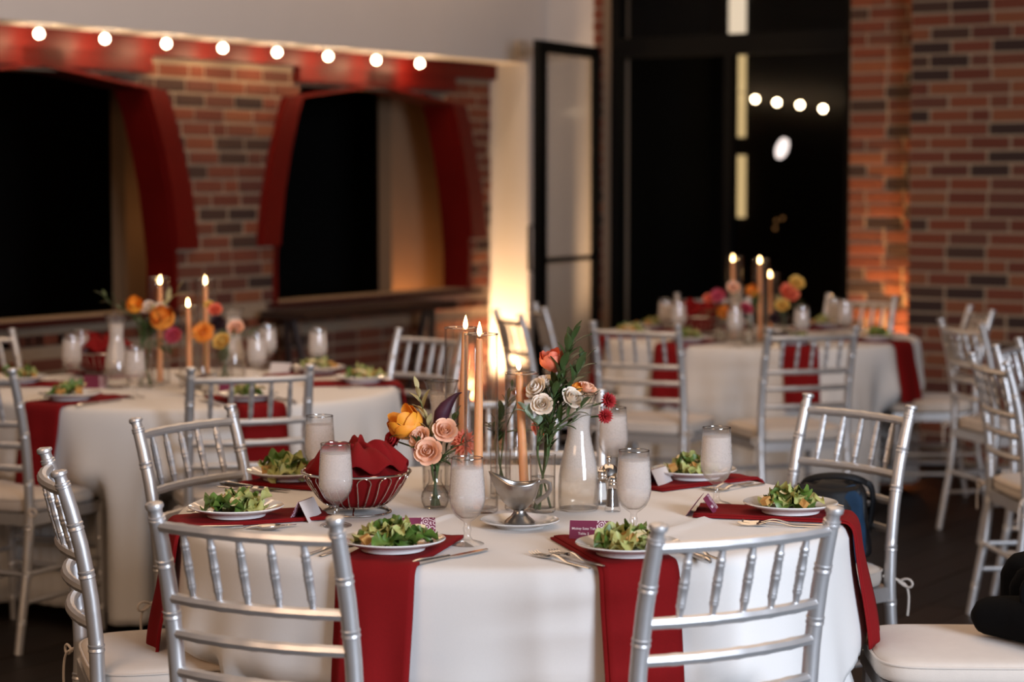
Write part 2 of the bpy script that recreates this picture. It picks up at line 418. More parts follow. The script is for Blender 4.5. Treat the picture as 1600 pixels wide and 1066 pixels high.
# brick shape shared by every brick: a block with chamfered edges
def chamfer_block(c=0.5, e=0.02):
    vs = []; 
    bm = MB()
    t = (e, e * 3, e * 3)
    ring = [(-.5 + .02, -.5), (.5 - .02, -.5), (.5, -.5 + .07), (.5, .5 - .07), (.5 - .02, .5), (-.5 + .02, .5), (-.5, .5 - .07), (-.5, -.5 + .07)]
    outer = [(x, z) for x, z in ring]
    front = [(x * .965, z * .90) for x, z in ring]
    n = 8
    V = [(x, .5, z) for x, z in outer] + [(x, -.42, z) for x, z in outer] + [(x, -.5, z) for x, z in front]
    Fc = []
    for i in range(n):
        k = (i + 1) % n
        Fc += [(i, k, n + k, n + i), (n + i, n + k, 2 * n + k, 2 * n + i)]
    Fc.append(tuple(2 * n + i for i in range(n)))
    return bm.add(V, Fc)
brick_me = chamfer_block().mesh('brick', 'brick', smooth=0)
COURSE, BRICK, JOINT, DEEP = 0.072, 0.225, 0.0135, 0.05
def lay_bricks(parent, face, along, spans, z0, z1, seed, headers=0.10, proud=0.006):
    """running bond; spans(z) gives the solid stretches of that course. along 'x': face is y=face looking to -y; 'y': face is x=face looking to +x"""
    rnd = random.Random(seed); n = 0
    z = z0; row = 0
    while z + COURSE <= z1 + 1e-6:
        zc = z + COURSE / 2
        for (a, b) in spans(zc):
            x = a - (row % 2) * BRICK / 2 - rnd.uniform(0, 0.02)
            while x < b - 0.01:
                L = BRICK if rnd.random() > headers else BRICK / 2
                x0, x1 = max(x + JOINT / 2, a), min(x + L - JOINT / 2, b)
                x += L
                if x1 - x0 < 0.025: continue
                dp = proud + rnd.uniform(-0.003, 0.003)
                sc = (x1 - x0, DEEP, COURSE - JOINT + rnd.uniform(-.003, .002))
                xc = (x0 + x1) / 2; tilt = rnd.uniform(-.008, .008)
                if along == 'x': place_mesh('brick', brick_me, parent, (xc, face - dp + DEEP / 2, zc), (0, tilt, 0), sc)
                else: place_mesh('brick', brick_me, parent, (face + dp - DEEP / 2, xc, zc), (tilt, 0, math.pi / 2), sc)
                n += 1
        z += COURSE; row += 1
    return n

# brick wall right of the window: it stands forward of the pilaster beside the window
FWD = -0.26
XR = hit_y(1421, 300, FWD).x
wr = struct('wall_right', MB().slab(XR, XR + 1.36, FWD, 0.3, 0, 2.82), 'mortar')
MB().slab(XR + 1.36, XR + 3.6, FWD - .004, 0.3, 0, CEIL).slab(XR, XR + 1.36, FWD - .004, 0.3, 2.82, CEIL).build('plain_brickwork', 'bricks_x', wr, smooth=0)
lay_bricks(wr, FWD, 'x', lambda z: [(XR + .002, XR + 1.35)], 0.012, 2.82, 3)
st = MB()
zz = 0.30
wp = struct('wall_pilaster', MB().slab(2.0, XR + 0.3, 0, 0.3, 0, CEIL), 'mortar')
lay_bricks(wp, 0.0, 'x', lambda z: [(2.003, XR + 0.28)], 0.30, 2.82, 11, headers=0.2)
wj = struct('wall_jamb', MB().slab(0.335, 0.40, -0.0, 0.3, 0, CEIL), 'mortar')
lay_bricks(wj, -0.012, 'x', lambda z: [(0.337, 0.397)], 0.66, 2.9, 5)

# alcove wall with two arched openings
HALF = [(0.0, 0.90), (1.1, 0.90), (1.25, 0.88), (1.45, 0.85), (1.65, 0.80), (1.85, 0.735), (2.03, 0.655)]
def half_width(z):
    for (za, wa), (zb, wb) in zip(HALF, HALF[1:]):
        if za <= z <= zb: return wa + (wb - wa) * (z - za) / (zb - za)
    return 0.0
OPEN = [-1.35, -3.92]                                     # centres of the openings along the wall
SILL, HEAD = 0.86, 2.035
YL, YR = -6.4, RETURN - 0.002
def solid(z):
    if z < SILL - 0.01 or z > HEAD: return [(YL, YR)]
    w = half_width(z); out = []; y = YL
    for c in sorted(OPEN):
        out.append((y, c - w)); y = c + w
    out.append((y, YR)); return out
wa = MB(); z = 0.0
while z < SOFFIT - 1e-6:
    z2 = min(z + COURSE / 2, SOFFIT)
    for a, b in solid((z + z2) / 2): wa.slab(ALC - 0.16, ALC, a, b, z, z2)
    z = z2
wa = struct('wall_alcove', wa, 'mortar')
MB().slab(ALC - .1, ALC + .004, YL, -4.45 - .55, SILL - .03, SOFFIT - .1).slab(ALC - .1, ALC + .004, YL, -4.45, 0, SILL - .03).slab(ALC - .1, ALC + .004, -4.45, YR, 0, .322).build('plain_brickwork', 'bricks_y', wa, smooth=0)
def seen(spans): return [(max(a, -4.45), b) for a, b in spans if b > -4.4]
lay_bricks(wa, ALC, 'y', lambda z: seen(solid(z)), 0.82 + 0.046, 2.12, 21)
lay_bricks(wa, ALC, 'y', lambda z: [(-4.45, YR)], 0.322, 0.69, 22)
y = -4.45                                                 # upright course below the sill
while y < YR - 0.07:
    place_mesh('brick', brick_me, wa, (ALC + 0.008 - DEEP / 2, y + .036, 0.765), (math.pi / 2, 0, math.pi / 2), (0.132, DEEP, 0.061))
    y += 0.072

# red painted timber: beam, arch boards, reveals, sills
tr = struct('trim_1', MB().slab(ALC - 0.02, ALC + 0.055, -6.4, YR, 2.115, SOFFIT), 'redwood', smooth=0)
def arch_board(c, side):
    zs = [1.165, 1.25, 1.35, 1.45, 1.55, 1.65, 1.75, 1.85, 1.95, 2.035, 2.13]
    inner = [(c + side * half_width(min(z, HEAD)), z) for z in zs]
    outer = [(c + side * (half_width(min(z, HEAD)) + 0.125 + 0.03 * (1 - (z - 1.165) / .97)), z) for z in zs]
    poly = inner + outer[::-1]
    return MB().prism(poly if side > 0 else poly[::-1], ALC - 0.01, ALC + 0.045, 'yz')
def reveal(c, side):
    zs = [SILL] + [z for z in [1.1, 1.25, 1.35, 1.45, 1.55, 1.65, 1.75, 1.85, 1.95, 2.035]]
    inner = [(c + side * (half_width(z) - 0.012), z) for z in zs]
    outer = [(c + side * (half_width(z) + 0.012), z) for z in zs]
    poly = inner + outer[::-1]
    return MB().prism(poly, ALC - 0.17, ALC + 0.02, 'yz')
for c in OPEN:
    head = MB().slab(ALC - 0.17, ALC + 0.045, c - 0.72, c + 0.72, HEAD, 2.13)
    o = head.build('head_board', 'redwood', tr, smooth=0)
    for s in (-1, 1):
        arch_board(c, s).build('arch_board', 'redwood', tr, smooth=0)
        reveal(c, s).build('reveal_board', 'redwood', tr, smooth=0)
    MB().slab(ALC - 0.17, ALC + 0.075, c - 0.96, c + 0.96, 0.835, SILL).build('sill_board', 'sill', tr, smooth=0)

# dark room behind the openings; added partition stands in for a glass reflection
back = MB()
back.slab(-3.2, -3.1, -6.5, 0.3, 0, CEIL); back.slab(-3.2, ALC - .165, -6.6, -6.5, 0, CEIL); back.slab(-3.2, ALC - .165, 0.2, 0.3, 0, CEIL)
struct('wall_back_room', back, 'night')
PX = -0.85
part = MB()
pa = hit_x(612, 300, PX).y
part.slab(PX - 0.1, PX, pa, 0.2, 0, 2.6)
struct('wall_added_partition', part, 'tanwall')
pb = hit_x(196, 300, PX).y; pc = hit_x(250, 300, PX).y
struct('wall_added_partition_end', MB().slab(PX - 0.1, PX, pb, pc + 0.35, 0, 2.6), 'tanwall')

# window: black steel frame with a header bar, transom and panes; the left leaf stands open into the hall
wf = struct('window_1', MB().slab(0.40, 2.0, 0.10, 0.16, 0, 0.05), 'black')
def frame_bar(x0, x1, z0, z1, nm='frame_bar', y0=0.08, y1=0.16): return MB().slab(x0, x1, y0, y1, z0, z1).build(nm, 'black', wf, smooth=0)
frame_bar(0.40, 0.46, 0, CEIL); frame_bar(1.93, 2.0, 0, CEIL); frame_bar(0.46, 1.93, 2.235, 2.355, 'header_bar')
frame_bar(1.165, 1.215, 0, 2.235); frame_bar(0.46, 1.165, 0.0, 0.12); frame_bar(1.215, 1.93, 0, 0.12)
for (x0, x1, z0, z1) in ((1.215, 1.93, 0.12, 2.235), (0.46, 1.93, 2.355, CEIL)):
    MB().slab(x0, x1, 0.118, 0.124, z0, z1).build('pane', 'pane', wf, smooth=0)
# open leaf
h = hit_y(936, 75, 0.0); ZT = h.z
end = on_plane(838, 62, ZT); hw = room(h.x, -0.01, 0)
leaf_vec = Vector((end.x - hw.x, end.y - hw.y)); LW = leaf_vec.length
dr = MB().slab(0, 0.055, -0.02, 0.02, 0.02, ZT).build('door_1', 'black', smooth=0)
dr['kind'] = 'structure'
dr.location = hw; dr.rotation_euler = (0, 0, math.atan2(leaf_vec.y, leaf_vec.x))
MB().slab(LW - 0.10, LW, -0.02, 0.02, 0.02, ZT).build('stile', 'black', dr, smooth=0)
zm = at_depth(880, 405, hw.y - 0.4).z
for (z0, z1, nm) in ((ZT - 0.065, ZT, 'top_rail'), (0.02, 0.22, 'bottom_rail'), (zm - 0.014, zm + 0.014, 'middle_rail')):
    MB().slab(0.055, LW - 0.10, -0.018, 0.018, z0, z1).build(nm, 'black', dr, smooth=0)
for z0, z1 in ((0.22, zm - .014), (zm + .014, ZT - .065)):
    MB().slab(0.055, LW - 0.10, -0.003, 0.003, z0, z1).build('pane', 'pane', dr, smooth=0)
ho = MB(); ho.tube([(LW - 0.05, -0.02, 1.0), (LW - 0.05, -0.07, 1.0), (LW - 0.05, -0.07, 1.25), (LW - 0.05, -0.02, 1.25)], 0.010, 8)
ho.build('pull_handle', 'black', dr)

# night outside: added dark box; glowing shapes stand in for reflections in the pane
ext = MB(); ext.slab(-0.5, 9, 3.0, 3.2, 0, 5); ext.slab(-0.6, -0.5, 0.3, 3.2, 0, 5); ext.slab(8, 8.1, 0.3, 3.2, 0, 5); ext.slab(-0.6, 8.1, 0.3, 3.2, 5, 5.1)  # closed box added to keep the world light out
struct('wall_dark_box', ext, 'night')
def added_strip(px0, px1, py0, py1, mat, label, ly=2.96):  # added glowing strip for a bright streak in the glass
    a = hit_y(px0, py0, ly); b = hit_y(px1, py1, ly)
    o = MB().slab(a.x, b.x, ly - 0.01, ly + 0.03, b.z, a.z).build('glow_strip', mat, smooth=0)
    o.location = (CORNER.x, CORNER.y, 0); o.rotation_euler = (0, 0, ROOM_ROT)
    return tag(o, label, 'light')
added_strip(1149, 1162, 80, 214, 'slit', 'upper part of the thin yellow glow strip added behind dark glass')
added_strip(1149, 1162, 243, 340, 'slit', 'lower part of the thin yellow glow strip added behind the candles')
added_strip(1140, 1163, -20, 52, 'slit_bright', 'bright glow strip added in the transom above the black header bar')
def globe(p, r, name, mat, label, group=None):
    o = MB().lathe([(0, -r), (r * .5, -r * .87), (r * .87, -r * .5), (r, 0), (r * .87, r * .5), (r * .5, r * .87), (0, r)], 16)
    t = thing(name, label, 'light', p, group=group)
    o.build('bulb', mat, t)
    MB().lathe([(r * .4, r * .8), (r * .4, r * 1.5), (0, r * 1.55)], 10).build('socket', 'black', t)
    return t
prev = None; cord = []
for i, (px, py) in enumerate(((1180, 155), (1214, 160), (1250, 164), (1286, 170))):  # bulbs added in place of the soffit bulbs' reflections
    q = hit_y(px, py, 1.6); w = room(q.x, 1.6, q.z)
    t = globe(w, 0.022, 'reflection_bulb', 'bulb', '%s added globe bulb in place of a reflection in the dark window' % ('leftmost', 'second', 'third', 'rightmost')[i], 'added bulbs in place of window reflections')
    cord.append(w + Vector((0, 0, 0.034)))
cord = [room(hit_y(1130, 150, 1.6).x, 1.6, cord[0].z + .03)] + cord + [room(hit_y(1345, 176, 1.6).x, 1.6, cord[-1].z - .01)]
tag(MB().tube(cord, 0.003, 5).build('reflection_bulb_cord', 'black'), 'thin black cord added for the bulbs that replace window reflections', 'cord')
q = hit_y(1222, 232, 2.4); w = room(q.x, 2.4, q.z)  # added glowing oval, stands in for a reflection
t = thing('reflection_oval', 'blurred white glowing oval added in place of a reflection in the dark window', 'lamp', w, rot=(0, 0.35, 0))
MB().lathe([(0, -.075), (.02, -.068), (.038, -.035), (.042, 0), (.036, .04), (.02, .07), (0, .078)], 16).build('oval_shell', 'oval_glow', t)
MB().lathe([(.022, .07), (.02, .10), (0, .105)], 10).build('oval_cap', 'black', t)
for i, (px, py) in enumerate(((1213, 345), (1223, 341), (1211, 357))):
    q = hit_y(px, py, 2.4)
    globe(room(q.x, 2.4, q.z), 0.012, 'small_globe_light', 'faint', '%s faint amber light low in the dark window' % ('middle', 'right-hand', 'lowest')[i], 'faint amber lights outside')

# eight globe bulbs on round plates under the soffit
for i, (px, py) in enumerate(((61, 53), (164, 62), (260, 69), (348, 76), (433, 84), (513, 93), (588, 100), (656, 107))):
    q = hit_x(px, py, -0.10); w = room(-0.10, q.y, SOFFIT)
    t = thing('soffit_light', '%s bare globe bulb under the white soffit, counted from the left' % ('first', 'second', 'third', 'fourth', 'fifth', 'sixth', 'seventh', 'eighth')[i], 'light', w, ROOM_ROT, 'globe bulbs under the soffit')
    MB().lathe([(0, -.008), (.055, -.007), (.058, -.003), (.058, 0), (0, 0)], 24).build('mounting_plate', 'china', t)
    MB().lathe([(.014, -.006), (.014, -.022), (0, -.022)], 12).build('socket', 'china', t)
    r = .021; c = -.020 - r
    MB().lathe([(0, c - r), (r * .5, c - r * .87), (r * .87, c - r * .5), (r, c), (r * .87, c + r * .5), (r * .5, c + r * .87), (0, c + r)], 18).build('bulb', 'bulb', t)
    d = bpy.data.lights.new('bulb_light', 'POINT'); d.energy = 1.9; d.color = (1.0, 0.66, 0.36); d.shadow_soft_size = 0.015
    o = bpy.data.objects.new('bulb_light', d); COL.objects.link(o); o.parent = t; o.location = (0, 0, c - r - .018)

# uplights on the floor
def uplight(p, target, watts, label, color):
    t = thing('floor_uplight', label, 'lamp', p)
    MB().lathe([(0, 0), (.075, 0), (.075, .018), (.05, .025), (.052, .13), (.048, .135), (.044, .125), (.0, .12)], 20).build('can', 'black', t)
    MB().lathe([(0, .124), (.043, .126)], 20).build('lens', 'china', t)
    d = bpy.data.lights.new('uplight_beam', 'SPOT'); d.energy = watts; d.color = color; d.spot_size = math.radians(100); d.spot_blend = 0.9; d.shadow_soft_size = 0.05
    o = bpy.data.objects.new('uplight_beam', d); COL.objects.link(o)
    o.location = Vector(p) + Vector((0, 0, 0.16))
    o.rotation_euler = (Vector(target) - o.location).to_track_quat('-Z', 'Y').to_euler()
    return t
uplight(room(-0.24, RETURN - 0.22, 0), room(-0.13, RETURN + 0.0, 2.3), 230, 'black floor uplight washing the white pier beside the arches', (1.0, 0.61, 0.31))
uplight(room(XR - 0.05, -0.16, 0), room(XR - 0.05, -0.02, 2.6), 300, 'black floor uplight in the brick corner beside the window', (1.0, 0.56, 0.22))
d = bpy.data.lights.new('partition_fill', 'POINT'); d.energy = 7.5; d.color = (1.0, 0.46, 0.15); d.shadow_soft_size = 0.06  # unseen fill added to light the partition, no fixture
o = bpy.data.objects.new('partition_fill', d); COL.objects.link(o); o.location = room(PX + 0.22, pa + 0.10, 0.62)
d = bpy.data.lights.new('partition_fill', 'POINT'); d.energy = 0.5; d.color = (1.0, 0.55, 0.22); d.shadow_soft_size = 0.06  # weaker added fill for the partition end
o = bpy.data.objects.new('partition_fill', d); COL.objects.link(o); o.location = room(PX + 0.3, pb + 0.15, 1.3)

# small beige box on the upper wall near the corner
q = hit_x(811, 76, 0.0)
t = thing('wall_box', 'small beige box mounted on the white wall near the corner', 'wall box', room(0.0, q.y, q.z), ROOM_ROT)
MB().slab(0.0, 0.03, -0.05, 0.05, -0.045, 0.045).build('case', 'beige', t, smooth=0)
MB().slab(0.03, 0.034, -0.03, 0.03, -0.02, 0.02).build('face_plate', 'plaster', t, smooth=0)

# dark trestle console below the right-hand arch
ty0, ty1 = hit_x(455, 480, 0.02).y, hit_x(694, 470, 0.02).y
t = thing('console_table', 'dark wooden trestle console below the right-hand arch', 'table', room(-0.05, (ty0 + ty1) / 2, 0), ROOM_ROT)
Lh = (ty1 - ty0) / 2
MB().slab(-0.14, 0.16, -Lh, Lh, 0.79, 0.83).build('table_top', 'darkwood', t, smooth=0)
for s in (-1, 1):
    for k in (-1, 1):
        MB().tube([(0.01 + 0.02 * k, s * (Lh - 0.06), 0.79), (0.01 + .12 * k, s * (Lh - 0.22) + k * .0, 0.0)], 0.022, 6).build('leg', 'darkwood', t)
MB().slab(-0.05, 0.07, -Lh + 0.15, Lh - 0.15, 0.30, 0.33).build('shelf', 'darkwood', t, smooth=0)

# ------------------------------------------------------------------ silver ladder-and-spindle banquet chairs
PZ = [(0, -.250), (.12, -.228), (.25, -.203), (.36, -.190), (.45, -.184), (.56, -.187), (.66, -.197), (.76, -.215), (.85, -.238), (.915, -.258)]
def post_y(z):
    for (za, ya), (zb, yb) in zip(PZ, PZ[1:]):
        if za <= z <= zb:
            t = (z - za) / (zb - za); return ya + (yb - ya) * t
    return PZ[-1][1]
def ringed(zs, ring_at, r, bump=0.0017):
    """sample heights with little double bamboo rings"""
    out = [(z, r(z)) for z in zs]
    for c in ring_at:
        for dz, k in ((-.0085, 0), (-.0065, 1), (-.0030, .9), (-.0008, .15), (.0008, .15), (.0030, .9), (.0065, 1), (.0085, 0)):
            out.append((c + dz, r(c) + bump * k))
    return sorted(out)
def bez(a, b, c, d, n=12):
    return [a * (1 - t) ** 3 + b * (3 * t * (1 - t) ** 2) + c * (3 * t * t * (1 - t)) + d * t ** 3 for t in (k / n for k in range(n + 1))]
HWID = 0.192
RAILZ = [0.872, 0.733, 0.664, 0.590]
def bow(x): return -0.030 * (1 - (x / HWID) ** 2)
def chair_prototype():
    t = thing('banquet_chair', 'x', 'chair')
    for s in (-1, 1):
        zs = [i * 0.915 / 24 for i in range(24)]
        pr = ringed([z for z in zs if z < 0.875], [0.10, 0.25, 0.40, 0.545, 0.70, 0.80], lambda z: 0.0160 - 0.002 * max(0, (0.3 - z) / .3) - .0012 * max(0, (z - .75) / .16))
        pr += [(0.880, .0146), (0.8815, .0164), (.885, .0164), (.8865, .0148), (.888, .0162), (.891, .0162), (.8925, .0135), (.900, .0125), (.905, .0135), (.9075, .0170), (.912, .0175), (.9155, .0160), (.917, .010)]
        MB().tube([(s * HWID, post_y(z), z) for z, _ in pr], [r for _, r in pr], 12).build('back_post', 'silver', t)
    for s in (-1, 1):
        pr = ringed([i * .43 / 10 for i in range(11)], [0.08, 0.20, 0.32], lambda z: .0125 + .003 * z / .43)
        MB().tube([(s * 0.190, .175 + .012 * (1 - z / .43), z) for z, _ in pr], [r for _, r in pr], 10).build('leg', 'silver', t)
    for zr in RAILZ:
        xs = [-HWID + 2 * HWID * i / 24 for i in range(25)]
        rr = [0.0112 + (0.0011 if i % 4 == 0 and 0 < i < 24 else 0) for i in range(25)]
        MB().tube([(x, post_y(zr) + bow(x), zr) for x in xs], rr, 8).build('back_rail', 'silver', t)
    for i in range(5):
        x = -HWID + 2 * HWID * (i + 1) / 6
        z0, z1 = RAILZ[1] + .006, RAILZ[0] - .006
        pr = ringed([z0 + (z1 - z0) * k / 8 for k in range(9)], [z0 + (z1 - z0) * f for f in (.22, .5, .78)], lambda z: .0054 + .0032 * min(1, max(0, (z - z0) / (z1 - z0)) / .28, max(0, (z1 - z) / (z1 - z0)) / .28), .0008)
        pr = [(z, r) for z, r in pr if z0 <= z <= z1]
        MB().tube([(x, post_y(z) + bow(x), z) for z, _ in pr], [abs(r) for _, r in pr], 8).build('spindle', 'silver', t)
    fr = MB()
    fr.slab(-.20, .20, .165, .195, .405, .442); fr.slab(-.20, .20, -.195, -.165, .405, .442)
    fr.slab(-.20, -.172, -.165, .165, .405, .442); fr.slab(.172, .20, -.165, .165, .405, .442)
    fr.slab(-.172, .172, -.165, .165, .425, .440)
    fr.build('seat_frame', 'silver', t, smooth=0)
    for (a, b) in (((-.19, .18, .20), (.19, .18, .20)), ((-.19, .18, .29), (.19, .18, .29)), ((-.19, .18, .16), (-.19, -.215, .16)), ((.19, .18, .16), (.19, -.215, .16)), ((-.19, .18, .25), (-.19, -.20, .25)), ((.19, .18, .25), (.19, -.20, .25)), ((-.19, -.205, .25), (.19, -.205, .25))):
        a, b = Vector(a), Vector(b)
        MB().tube([a.lerp(b, k / 10) for k in range(11)], [.0085 + (.0015 if k in (3, 7) else 0) for k in range(11)], 8).build('stretcher', 'silver', t)
    def se(a, r): 
        c, s_ = math.cos(a), math.sin(a)
        return (0.205 * r * math.copysign(abs(c) ** .42, c), 0.200 * r * math.copysign(abs(s_) ** .42, s_))
    cu = MB().lathe([(0, .443), (.93, .443), (.985, .449), (1.0, .460), (1.0, .478), (.985, .489), (.93, .496), (.80, .500), (.5, .503), (0, .504)], 40, (0, .005, 0), se)
    cu = cu.build('cushion', 'cushion', t, smooth=60)
    MB().tube([(se(2 * math.pi * k / 48, 1.004)[0], se(2 * math.pi * k / 48, 1.004)[1] + .005, .486) for k in range(48)], .003, 6, closed=True).build('piping', 'cushion', cu)
    for s in (-1, 1):
        b = MB(); x = s * .205; y = -.195
        b.tube([(s * .18, -.17, .47), (x, y, .462), (x + s * .004, y - .012, .455)], .0035, 6)
        b.tube([Vector((x, y - .008, .455)) + w for w in bez(Vector((0, 0, 0)), Vector((s * .05, -.015, .035)), Vector((s * .055, -.015, -.04)), Vector((0, 0, 0)), 12)], .003, 6)
        b.tube([Vector((x, y - .010, .455)) + w for w in bez(Vector((0, 0, 0)), Vector((s * .03, -.015, .0)), Vector((s * .022, -.016, -.05)), Vector((s * .018, -.015, -.09)), 10)], .003, 6)
        b.build('tie', 'cushion', t)
    return t
CHAIR = chair_prototype(); chair_first = [True]
CHAIRS = []
def chair(p, facing, label, table, group):
    """p: middle of the top of the back; facing: direction the sitter looks"""
    f = Vector(facing).normalized()
    if chair_first[0]: o = CHAIR; chair_first[0] = False
    else: o = copy_tree(CHAIR)
    loc = Vector((p[0], p[1])) + f * 0.258
    o.location = (loc.x, loc.y, 0)
    o.rotation_euler = (0, 0, math.atan2(f.y, f.x) - math.pi / 2)
    tag(o, label, 'chair', group)
    CHAIRS.append((table, loc, f))
    return o
def posts(a, b, z=0.915):
    """from the two finials, left then right as the photograph shows them, of a chair seen from behind (sitter looks away)"""
    A, B = on_plane(a[0], a[1], z), on_plane(b[0], b[1], z)
    v = (B - A); return ((A + B) / 2, Vector((-v.y, v.x)))
G1, G2, G3 = 'chairs around the nearest table', 'chairs around the table by the window', 'chairs around the left rear table'
T1, T2, T3 = Vector((0, 4.77)), Vector((1.19, 10.14)), Vector((-1.175, 7.63))
chair((-.484, 3.756), (.17, .351), 'silver spindle-back chair in the left foreground with its back to the camera', 1, G1)
chair((.419, 3.695), (-.50, .86), 'silver spindle-back chair in the right foreground with its back to the camera', 1, G1)
chair((-.98, 4.455), (.957, .288), 'silver spindle-back chair at far left of nearest table, seen edge-on', 1, G1)
chair((-.842, 5.393), (.867, -.497), 'silver chair behind the left plate of the nearest table, seen from its side', 1, G1)
chair((.938, 5.686), (-.804, -.595), 'silver chair at right rear of nearest table holding a black bag', 1, G1)
J = chair((1.245, 4.56), (-1, .03), 'silver chair with ivory seat at right edge under a black coat', 1, G1)
chair((.06, 5.95), (0.02, -1), 'silver chair behind the centrepiece of the nearest table, mostly hidden by flowers', 1, G1)
chair((-.834, 6.72), (-.30, .95), 'silver chair in front of the left rear table, back to camera, whole back visible', 3, G3)
chair((-1.746, 6.706), (.45, .90), 'silver chair cut by the left picture edge in front of left rear table', 3, G3)
chair((-.32, 8.33), (-.72, -.70), 'silver chair at right of left rear table, behind the tall glass cylinders', 3, G3)
chair((-2.11, 8.27), (.83, -.56), 'silver chair at the far left edge behind the left rear table', 3, G3)
for a, b, lab in (((932, 503), (1053, 507), 'silver chair at front left of the window table, back to camera'),
                  ((1203, 513), (1336, 510), 'silver chair at front right of the window table, back to camera'),
                  ((1477, 499), (1526, 506), 'silver chair at right of the window table, nearer of the two side-on'),
                  ):
    c, f = posts(a, b); chair((c.x, c.y), f, lab, 2, G2)
CH2 = [((.13, 10.05), (1, .10), 'silver chair by the open glass door, at left of the window table'),
       ((-.02, 9.52), (.97, .30), 'silver chair edge-on against the bright white pier, left of the door'),
       ((2.19, 9.84), (-1, -.05), 'silver chair against the dark brick wall, farther of the two side-on'),
       ((1.72, 10.95), (-.42, -.91), 'silver chair behind the window table in front of the glowing brick pilaster'),
       ((1.00, 11.02), (.12, -1), 'silver chair behind the window table in front of the black glass')]
CH2[3] = ((1.815, 10.95), (-.61, -.79), CH2[3][2]); CH2[4] = ((1.06, 11.13), (.12, -1), CH2[4][2])
for p, f, lab in CH2: chair(p, f, lab, 2, G2)
c, f = posts((1519, 551), (1572, 566)); 
GR = 'chairs of a table beyond the right edge'
chair((c.x, c.y), (.995, .08), 'silver chair with tied ivory cushion at right edge, standing on open floor', 0, GR)
chair((1.83, 7.78), (.90, -.43), 'silver chair half hidden at right edge, behind the chair with tied cushion', 0, GR)
chair((-.75, 2.62), (-.80, -.60), 'silver chair at the bottom left corner, only its finial in view', 0, GR)

# ------------------------------------------------------------------ tables and cloths
TOP, RT = 0.762, 0.762
def limits(num, centre):
    """per direction, how far out the hanging cloth may stand before it meets a chair seat"""
    n = 240; lim = [9.0] * n
    for tab, loc, f in CHAIRS:
        if tab != num: continue
        side = Vector((f.y, -f.x))
        for i in range(n):
            a = 2 * math.pi * i / n; d = Vector((math.cos(a), math.sin(a)))
            r = 0.80
            while r > 0.42:
                q = centre + d * r - loc
                if abs(q.dot(side)) < 0.235 and q.dot(f) < 0.222: r -= 0.01
                else: break
            lim[i] = min(lim[i], r)
    return lim
def fold_noise(a, ph, strength):
    return strength * (0.50 * math.cos(8 * a + ph) + 0.30 * math.cos(13 * a + 2.1 * ph) + 0.28 * math.cos(21 * a + 3.7 * ph) + .15 * math.cos(34 * a + 5 * ph))
def cloth(num, centre, label, hem, seed, creases=(), name='tablecloth', top=True, r0=RT, fold=0.035, cat='tablecloth', zt=TOP):
    lim = limits(num, centre); n = 240
    mb = MB(); vs = []; rows = []
    rings = [0.0, 0.06, 0.13] + [0.13 + (RT - 0.025 - 0.13) * k / 34 for k in range(1, 35)]
    def crease(x, y):
        z = 0
        for (p, q, hgt) in creases:
            d = (q - p); L = d.length; d = d / L; w = Vector((x, y)) - p
            t = w.dot(d); s = abs(w.x * d.y - w.y * d.x)
            if -0.03 < t < L + 0.03: z += hgt * math.exp(-(s / .009) ** 2) * smoothstep(-.03, .06, t) * (1 - smoothstep(L - .06, L + .03, t))
        return z
    if top:
        for r in rings:
            if r == 0: rows.append([len(vs)]); vs.append((centre.x, centre.y, zt)); continue
            row = []
            for i in range(n):
                a = 2 * math.pi * i / n; x, y = centre.x + r * math.cos(a), centre.y + r * math.sin(a)
                row.append(len(vs)); vs.append((x, y, zt + crease(x, y) + .0004 * math.sin(37 * x + 11 * y)))
            rows.append(row)
    for dr, dz in (((-.017, .002), (-.010, .005), (-.004, .011), (0, .020)) if top else ((-0.012, 0.012),)):
        row = []
        for i in range(n):
            a = 2 * math.pi * i / n
            row.append(len(vs)); vs.append((centre.x + (r0 + dr) * math.cos(a), centre.y + (r0 + dr) * math.sin(a), zt - dz))
        rows.append(row)
    K = 26
    for k in range(1, K + 1):
        row = []
        for i in range(n):
            a = 2 * math.pi * i / n
            drop = hem(a); t = k / K; zz = zt - 0.02 - (drop - 0.02) * t
            dd = zt - zz
            amp = fold * smoothstep(0.02, 0.45, dd) * (0.55 + 0.9 * smoothstep(.3, .7, drop))
            r = r0 + 0.004 + 0.055 * smoothstep(0, .5, dd) + fold_noise(a, seed, amp)
            L = min(lim[(i + j) % n] for j in range(-3, 4)); L2 = sum(min(lim[(i + j) % n], .86) for j in range(-5, 6)) / 11
            k2 = 1 - smoothstep(0.40, 0.55, zz)
            cap = min(L, L2)
            if cap < r: r = r + (cap - r) * k2
            row.append(len(vs)); vs.append((centre.x + r * math.cos(a), centre.y + r * math.sin(a), zz))
        rows.append(row)
    fs = []
    for A, B in zip(rows, rows[1:]):
        for j in range(n):
            k = (j + 1) % n
            if len(A) == 1: fs.append((A[0], B[j], B[k]))
            else: fs.append((A[j], B[j], B[k], A[k]))
    mb.add(vs, fs)
    o = mb.build(name, 'cloth', smooth=75, solid=0.0012, offset=-1)
    return tag(o, label, cat, 'white tablecloths')
def table(centre, label):
    t = thing('round_table', label, 'table', (centre.x, centre.y, 0), group='round banquet tables')
    MB().lathe([(0, .725), (RT - .035, .725), (RT - .025, .735), (RT - .025, .750), (RT - .035, .7575), (0, .7575)], 48).build('table_top', 'darkwood', t)
    for k in range(4):
        a = math.pi / 4 + k * math.pi / 2
        MB().tube([(.26 * math.cos(a), .26 * math.sin(a), .725), (.34 * math.cos(a), .34 * math.sin(a), 0)], .016, 8).build('leg', 'black', t)
table(T1, 'round table nearest the camera, hidden under its white cloth')
table(T2, 'round table by the dark window, hidden under its white cloth')
